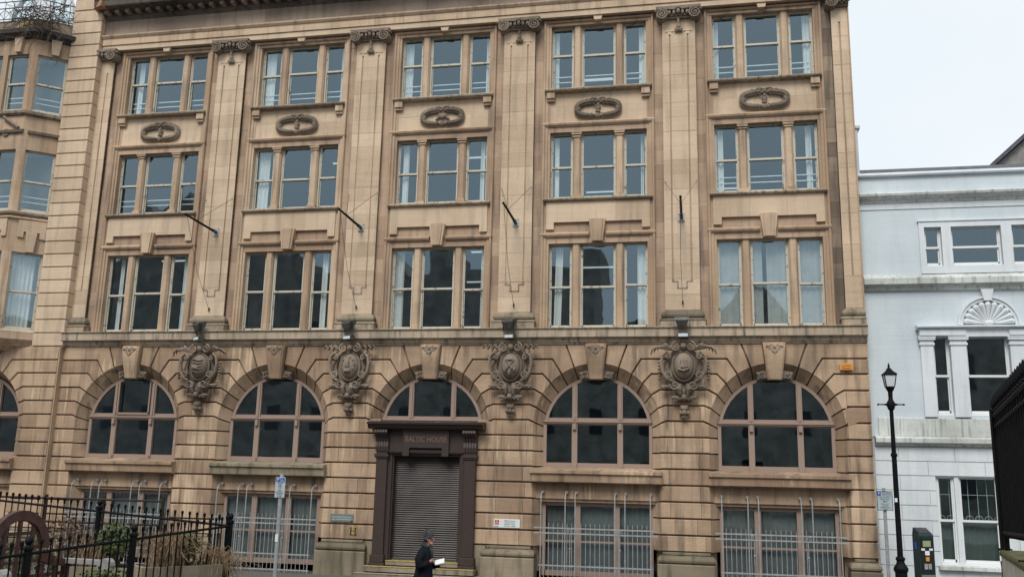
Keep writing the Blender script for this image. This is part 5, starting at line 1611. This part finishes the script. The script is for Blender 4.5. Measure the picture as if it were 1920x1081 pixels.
# ---- planters and plants
def planter(label, x, y, z, L_, W, H, rz):
    e = empty('planter', label, 'planter', (x, y, z), rz, 'mossy planters inside the railings')
    for k in range(3):
        z0, z1 = H*k/3, H*(k+1)/3
        o = .012*(k-1)
        for (a, b, c_, d) in ((-L_/2, L_/2, -W/2-o, -W/2+.04), (-L_/2, L_/2, W/2-.04, W/2+o), (-L_/2-o, -L_/2+.04, -W/2+.041, W/2-.041), (L_/2-.04, L_/2+o, -W/2+.041, W/2-.041)):
            MB().box(a, b, c_, d, z0+.004, z1-.004).build('board', 'mossy', e)
    MB().box(-L_/2+.04, L_/2-.04, -W/2+.04, W/2-.04, H*.5, H-.05).build('soil', 'soil', e)
    return e
planter('weathered stone-coloured planter of dry grass at the railing corner', 1.48, -15.95, 1.05, .95, .55, .72, R(52))
planter('planter with a green shrub near the middle post', .25, -15.55, 1.05, 1.1, .5, .62, R(8))
def leaf_mass(mb, c, rx, ry, rz, n, size, upright=.4):
    for k in range(n):
        while True:
            p = Vector((random.uniform(-1, 1), random.uniform(-1, 1), random.uniform(-1, 1)))
            if p.length < 1: break
        q = Vector((c[0]+p.x*rx, c[1]+p.y*ry, c[2]+p.z*rz))
        d = Vector((random.gauss(0, 1), random.gauss(0, 1), random.gauss(upright, .7))).normalized()
        sd_ = d.cross(Vector((random.gauss(0, 1), random.gauss(0, 1), random.gauss(0, 1)))).normalized()
        l = size*random.uniform(.6, 1.3); w = l*.32
        nn = d.cross(sd_)*l*.12
        mb.add([q, q+d*l*.5+sd_*w+nn, q+d*l, q+d*l*.5-sd_*w+nn], [(0, 1, 2, 3)])
def plant(name, label, base, stems, hgt, spread, mat, nleaf, lsize, stem_mat='twig', group=None, cat='plant', blob=None):
    e = empty(name, label, cat, base, group=group)
    mb = MB()
    for k in range(stems):
        a = random.uniform(0, 2*PI); r_ = spread*random.uniform(.2, 1)
        h = hgt*random.uniform(.55, 1.05)
        mb.tube([(r_*.2*cos(a), r_*.2*sin(a), 0), (r_*.5*cos(a), r_*.5*sin(a), h*.6), (r_*cos(a), r_*sin(a), h)], [.008, .006, .003], 4)
    mb.build('stems', stem_mat, e)
    mb = MB()
    leaf_mass(mb, (0, 0, hgt*.72), spread*1.05, spread*.8, hgt*.42, nleaf, lsize)
    mb.build('foliage', mat, e)
    return e
plant('green_shrub', 'bright green leafy shrub behind the railings', (.30, -15.45, 1.62), 20, .50, .27, 'leaf', 620, .065, group='plants inside the railings')
plant('russet_shrub', 'straggly russet-brown shrub left of the green shrub', (-.33, -15.55, 1.35), 22, .80, .36, 'leaf_red', 520, .05, group='plants inside the railings')
plant('small_green_plant', 'small fresh-green leafy tuft above the dry grass', (1.56, -15.88, 1.75), 8, .32, .16, 'leaf', 220, .07, group='plants inside the railings')
plant('ivy_clump', 'dark green low clump at the foot of the bench', (.95, -16.6, 1.25), 8, .45, .3, 'leaf', 380, .06, group='plants inside the railings')
plant('ivy_clump', 'dull green foliage seen through the bench back', (-.25, -16.55, 1.25), 8, .7, .45, 'leaf', 420, .065, group='plants inside the railings')
def dry_grass(label, base, n, h, spread, seed, droop=.5, ax=None):
    random.seed(seed)
    mb = MB()
    for k in range(n):
        a = random.uniform(0, 2*PI); r_ = spread*random.uniform(.0, 1)
        b0 = Vector((random.gauss(0, spread*.35), random.gauss(0, spread*.3), 0))
        hh = h*random.uniform(.5, 1.1); o = Vector((cos(a), sin(a), 0))*r_
        if ax is not None and random.random() < .5: o += Vector(ax)*random.uniform(.1, .5)
        pts = [b0, b0+o*.3+Vector((0, 0, hh*.7)), b0+o*.8+Vector((0, 0, hh)), b0+o*1.5+Vector((0, 0, hh*(1-droop*random.uniform(.2, 1))))]
        mb.tube(pts, [.006, .005, .004, .002], 3)
    o = mb.build('dry_grass_clump', 'straw', None); o.location = base
    return tag(o, label, 'plant', 'plants inside the railings')
dry_grass('thick clump of dry straw-coloured grass filling the corner planter', (1.42, -16.0, 1.70), 330, .42, .34, 11)
dry_grass('loose dry stems spilling out past the corner post', (1.78, -15.55, 1.62), 190, .32, .24, 12, 1.3, (.25, .0, -.1))
dry_grass('thin dead stalks beside the russet shrub', (.02, -15.5, 1.5), 120, .55, .28, 13)
# bare creeper on the oriel balcony and on the wall at the left edge
def creeper(name, label, base, n, length, seed, dirs, rad=.014):
    random.seed(seed)
    mb = MB()
    for k in range(n):
        p = Vector((random.uniform(-1, 1)*dirs[0], random.uniform(-.15, .1), random.uniform(-1, 1)*dirs[1]))
        d = Vector((random.gauss(0, 1), random.gauss(-.1, .35), random.gauss(0, .6))).normalized()
        pts = [p.copy()]
        for q in range(6):
            d = (d+Vector((random.gauss(0, .5), random.gauss(-.02, .25), random.gauss(-.05, .5)))).normalized()
            p = p+d*length*random.uniform(.08, .22); pts.append(p.copy())
        mb.tube(pts, [rad*(1-.12*q) for q in range(7)], 4)
    o = mb.build(name, 'twig', None); o.location = base
    return tag(o, label, 'plant', 'bare creepers')
creeper('bare_creeper', 'tangle of bare creeper stems over the oriel balcony rail', (-14.35, -1.15, 18.05), 130, 1.3, 21, (.75, .42))
creeper('bare_creeper', 'bare reddish twigs hanging beside the lowest oriel window at the left edge', (-14.9, -1.5, 7.6), 60, .9, 22, (.35, .9), .010)

# ================================================================ foreground right: rendered wall with tall railing
wl_ = empty('boundary_wall', 'cream rendered wall with mossy coping at the right edge', 'wall', (10.68, -16.48, 0))
A = Vector((10.66, -16.45, 0)); B_ = Vector((10.10, -19.3, 0))
dv = (B_-A).normalized(); nv = Vector((-dv.y, dv.x, 0))       # nv points to the right of the run
if nv.x < 0: nv = -nv
def wallpt(u, v): 
    p = dv*u+nv*v
    return (p.x, p.y)
lenw = (B_-A).length+4
mb = MB()
q = [wallpt(0, .0), wallpt(lenw, .0), wallpt(lenw, .42), wallpt(0, .42)]
mb.loft([[(x, y, -.1) for x, y in q], [(x, y, 2.253) for x, y in q]])
mb.build('wall_body', 'render', wl_)
q = [wallpt(-.015, -.012), wallpt(lenw, -.012), wallpt(lenw, .44), wallpt(-.015, .44)]
q2 = [wallpt(-.0, .0), wallpt(lenw, .0), wallpt(lenw, .42), wallpt(0, .42)]
MB().loft([[(x, y, 2.255) for x, y in q], [(x, y, 2.29) for x, y in q], [(x, y, 2.31) for x, y in q2]]).build('coping', 'moss', wl_)
MB().tube([(wallpt(-.05, .02)[0], wallpt(-.05, .02)[1], 0), (wallpt(-.05, .02)[0], wallpt(-.05, .02)[1], 2.2)], .025, 6).build('cable_pipe', 'iron', wl_)
ra = Vector((10.74, -16.42, 2.43)); rb = Vector((10.06, -19.9, 2.53))
rd = rb-ra
rl = empty('tall_railing', 'tall black railing with close-set bars and finials on the rendered wall', 'railing', tuple(ra))
bar = MB().box(-.009, .009, -.009, .009, .0, 1.22).lathe([(.014, 1.22), (.028, 1.235), (.016, 1.255), (.034, 1.29), (.03, 1.32), (.004, 1.40)], n=6)
bm = shared('bar', bar, 'iron')
nb = 21
for k in range(nb): link('bar', bm, None, rl, tuple(rd*((k+.3)/nb)))
for zz, w in ((1.19, .028), (.04, .022), (1.08, .018)): MB().tube([(0, 0, zz), tuple(Vector((0, 0, zz))+rd)], w, 6).build('rail', 'iron', rl)
MB().box(-.035, .035, -.035, .035, -.13, 1.26).build('end_post', 'iron', rl)
for t in (.0, .45, .9):
    p = rd*t; MB().box(p.x-.05, p.x+.05, p.y-.05, p.y+.05, -.135, -.11).build('foot_plate', 'iron', rl)
    p = rd*(t+.04); MB().box(p.x-.02, p.x+.02, p.y-.02, p.y+.02, -.12, .04).build('foot', 'iron', rl)

# ================================================================ person walking along the road
def ell(c, rx, ry, z, n=14, p=1.0, ph=0.0, fold=0.0, nf=5):
    out = []
    for k in range(n):
        a = 2*PI*k/n
        f = 1+fold*sin(nf*a+ph)
        out.append((c[0]+rx*f*cos(a), c[1]+ry*f*sin(a), z))
    return out
pe = empty('person', 'person in a long dark coat, knit hat and headphones walking with a paper in hand', 'person', (2.17, -7.5, -.12))
Z = .12*0
# body: one continuous skin over a skeleton (facing +x; right side, -y, to the viewer)
V = [(0, 0, .98), (.0, 0, 1.18), (.02, 0, 1.38), (.03, 0, 1.52), (.055, 0, 1.60), (.075, 0, 1.70), (.07, 0, 1.80),
     (.0, -.10, .95), (.13, -.11, .54), (.10, -.11, .12), (.20, -.11, .05),
     (.0, .10, .95), (-.10, .11, .55), (-.34, .11, .20), (-.30, .11, .08),
     (.0, -.17, 1.43), (-.03, -.275, 1.19), (.17, -.18, 1.27), (.20, -.16, 1.30),
     (.0, .17, 1.43), (.02, .27, 1.18), (.28, .10, 1.20), (.32, .08, 1.22)]
E_ = [(0,1),(1,2),(2,3),(3,4),(4,5),(5,6),(0,7),(7,8),(8,9),(9,10),(0,11),(11,12),(12,13),(13,14),(2,15),(15,16),(16,17),(17,18),(2,19),(19,20),(20,21),(21,22)]
RAD = [.12, .12, .12, .07, .058, .088, .06, .09, .062, .045, .04, .09, .06, .045, .04, .045, .042, .032, .035, .045, .048, .035, .035]
nh = len(V)
for hx, hy, hz, dirx in ((.20, -.16, 1.30, 1), (.32, .08, 1.22, 1)):     # five fingers on each hand
    base = 18 if hy < 0 else 22
    for k in range(4):
        i0 = len(V)
        V += [(hx+.035, hy-.024+.016*k, hz+.012-.004*k), (hx+.062, hy-.024+.016*k, hz+.004-.004*k), (hx+.075-.004*abs(k-1), hy-.022+.015*k, hz-.018)]
        E_ += [(base, i0), (i0, i0+1), (i0+1, i0+2)]; RAD += [.010, .009, .008]
    i0 = len(V)
    V += [(hx+.012, hy-.038, hz+.028), (hx+.04, hy-.04, hz+.04)]; E_ += [(base, i0), (i0, i0+1)]; RAD += [.011, .009]
me = bpy.data.meshes.new('body'); me.from_pydata(V, E_, [])
body = link('body', me, 'skin', pe)
sm = body.modifiers.new('skin', 'SKIN')
for i, sv in enumerate(me.skin_vertices[0].data):
    sv.radius = (RAD[i], RAD[i]); sv.use_root = (i == 0)
sb = body.modifiers.new('subd', 'SUBSURF'); sb.levels = 1; sb.render_levels = 1
# face
mb = MB(); mb.tube([(.150, 0, 1.735), (.182, 0, 1.695), (.160, 0, 1.685)], [.012, .017, .012], 5)
mb.blob((.145, 0, 1.735), .03, .06, .016); mb.blob((.135, 0, 1.625), .035, .045, .03)
mb.blob((.155, 0, 1.655), .012, .026, .009)
for s in (-1, 1): mb.blob((.07, s*.09, 1.70), .02, .012, .032)
mb.build('face_features', 'skin', pe, smooth=True)
for s in (-1, 1): MB().blob((.150, s*.033, 1.722), .012, .016, .009).build('eye', 'black', pe)
# coat: one lofted skirted body with sleeves
mb = MB(); rings = []
for z, rx, ry, cx in ((.42, .27, .27, -.03), (.60, .25, .26, -.03), (.85, .215, .235, -.02), (1.05, .185, .215, -.01), (1.20, .175, .22, .0), (1.35, .175, .225, .005), (1.46, .155, .215, .01), (1.53, .11, .15, .015), (1.575, .085, .085, .03)):
    rings.append(ell((cx, 0), rx, ry, z, 20, fold=.05 if z < 1 else .02, ph=z*2, nf=6))
mb.loft(rings)
coat = mb.build('coat', 'coat', pe, smooth=True)
for pts, rr in (([(-.0, -.20, 1.47), (-.05, -.275, 1.32), (-.04, -.29, 1.18), (.06, -.245, 1.21), (.165, -.19, 1.27)], [.085, .085, .082, .07, .055]),
                ([(.0, .20, 1.47), (.0, .27, 1.32), (.03, .285, 1.17), (.16, .2, 1.16), (.27, .11, 1.195)], [.085, .085, .08, .068, .055])):
    MB().tube(pts, rr, 10).build('sleeve', 'coat', coat, smooth=True)
MB().box(-.16, -.10, -.245, -.225, .88, .98).build('pocket_flap', 'coat', coat)
for pts, rr in (([(0, -.10, .9), (.13, -.11, .54), (.09, -.11, .12)], [.11, .085, .065]), ([(0, .10, .9), (-.10, .11, .55), (-.33, .11, .20)], [.11, .085, .065])):
    MB().tube(pts, rr, 10).build('trouser_leg', 'trouser', pe, smooth=True)
MB().blob((.15, -.11, .045), .14, .05, .05).build('shoe', 'black', pe); MB().blob((-.30, .11, .12), .13, .05, .05, .7).build('shoe', 'black', pe)
# hat, headphones, scarf
mb = MB(); mb.loft([ell((.055, 0), .105, .095, 1.745), ell((.055, 0), .112, .10, 1.78), ell((.05, 0), .106, .096, 1.83), ell((.04, 0), .085, .08, 1.88), ell((.03, 0), .045, .045, 1.912), ell((.03, 0), .01, .01, 1.92)])
hat = mb.build('knit_hat', 'hat', pe, smooth=True)
MB().loft([ell((.055, 0), .113, .102, 1.735), ell((.055, 0), .117, .106, 1.75), ell((.055, 0), .114, .103, 1.77)]).build('hat_brim', 'hat', hat, smooth=True)
hp = MB().tube([(.03, .115*cos(PI*k/10), 1.72+.215*sin(PI*k/10)) for k in range(11)], .013, 6).build('headphone_band', 'black', pe)
for s in (-1, 1): MB().blob((.035, s*.11, 1.70), .045, .03, .055).build('ear_cup', 'black', hp)
mb = MB(); mb.tube([(.03+.095*cos(2*PI*k/12), .10*sin(2*PI*k/12), 1.575-.03*cos(2*PI*k/12)) for k in range(13)], .035, 6)
sc = mb.build('scarf', 'scarf', pe, smooth=True)
MB().tube([(.13, -.05, 1.54), (.165, -.06, 1.44), (.18, -.055, 1.30)], [.035, .032, .03], 6).build('scarf_end', 'scarf', sc, smooth=True)
pp = MB().box(-.13, .13, -.006, .006, -.03, .03)
mg = MB()
for k in range(3): mg.box(-.125, .125, -.10+.004*k, .10-.004*k, .006*k, .006*k+.005)
mg = mg.build('folded_paper', 'paper', None); mg.scale = (.8, .75, 1); mg.location = (2.49, -7.47, 1.135); mg.rotation_euler = (R(35), R(-14), R(8))
tag(mg, 'folded white paper held out by the walking person', 'paper')
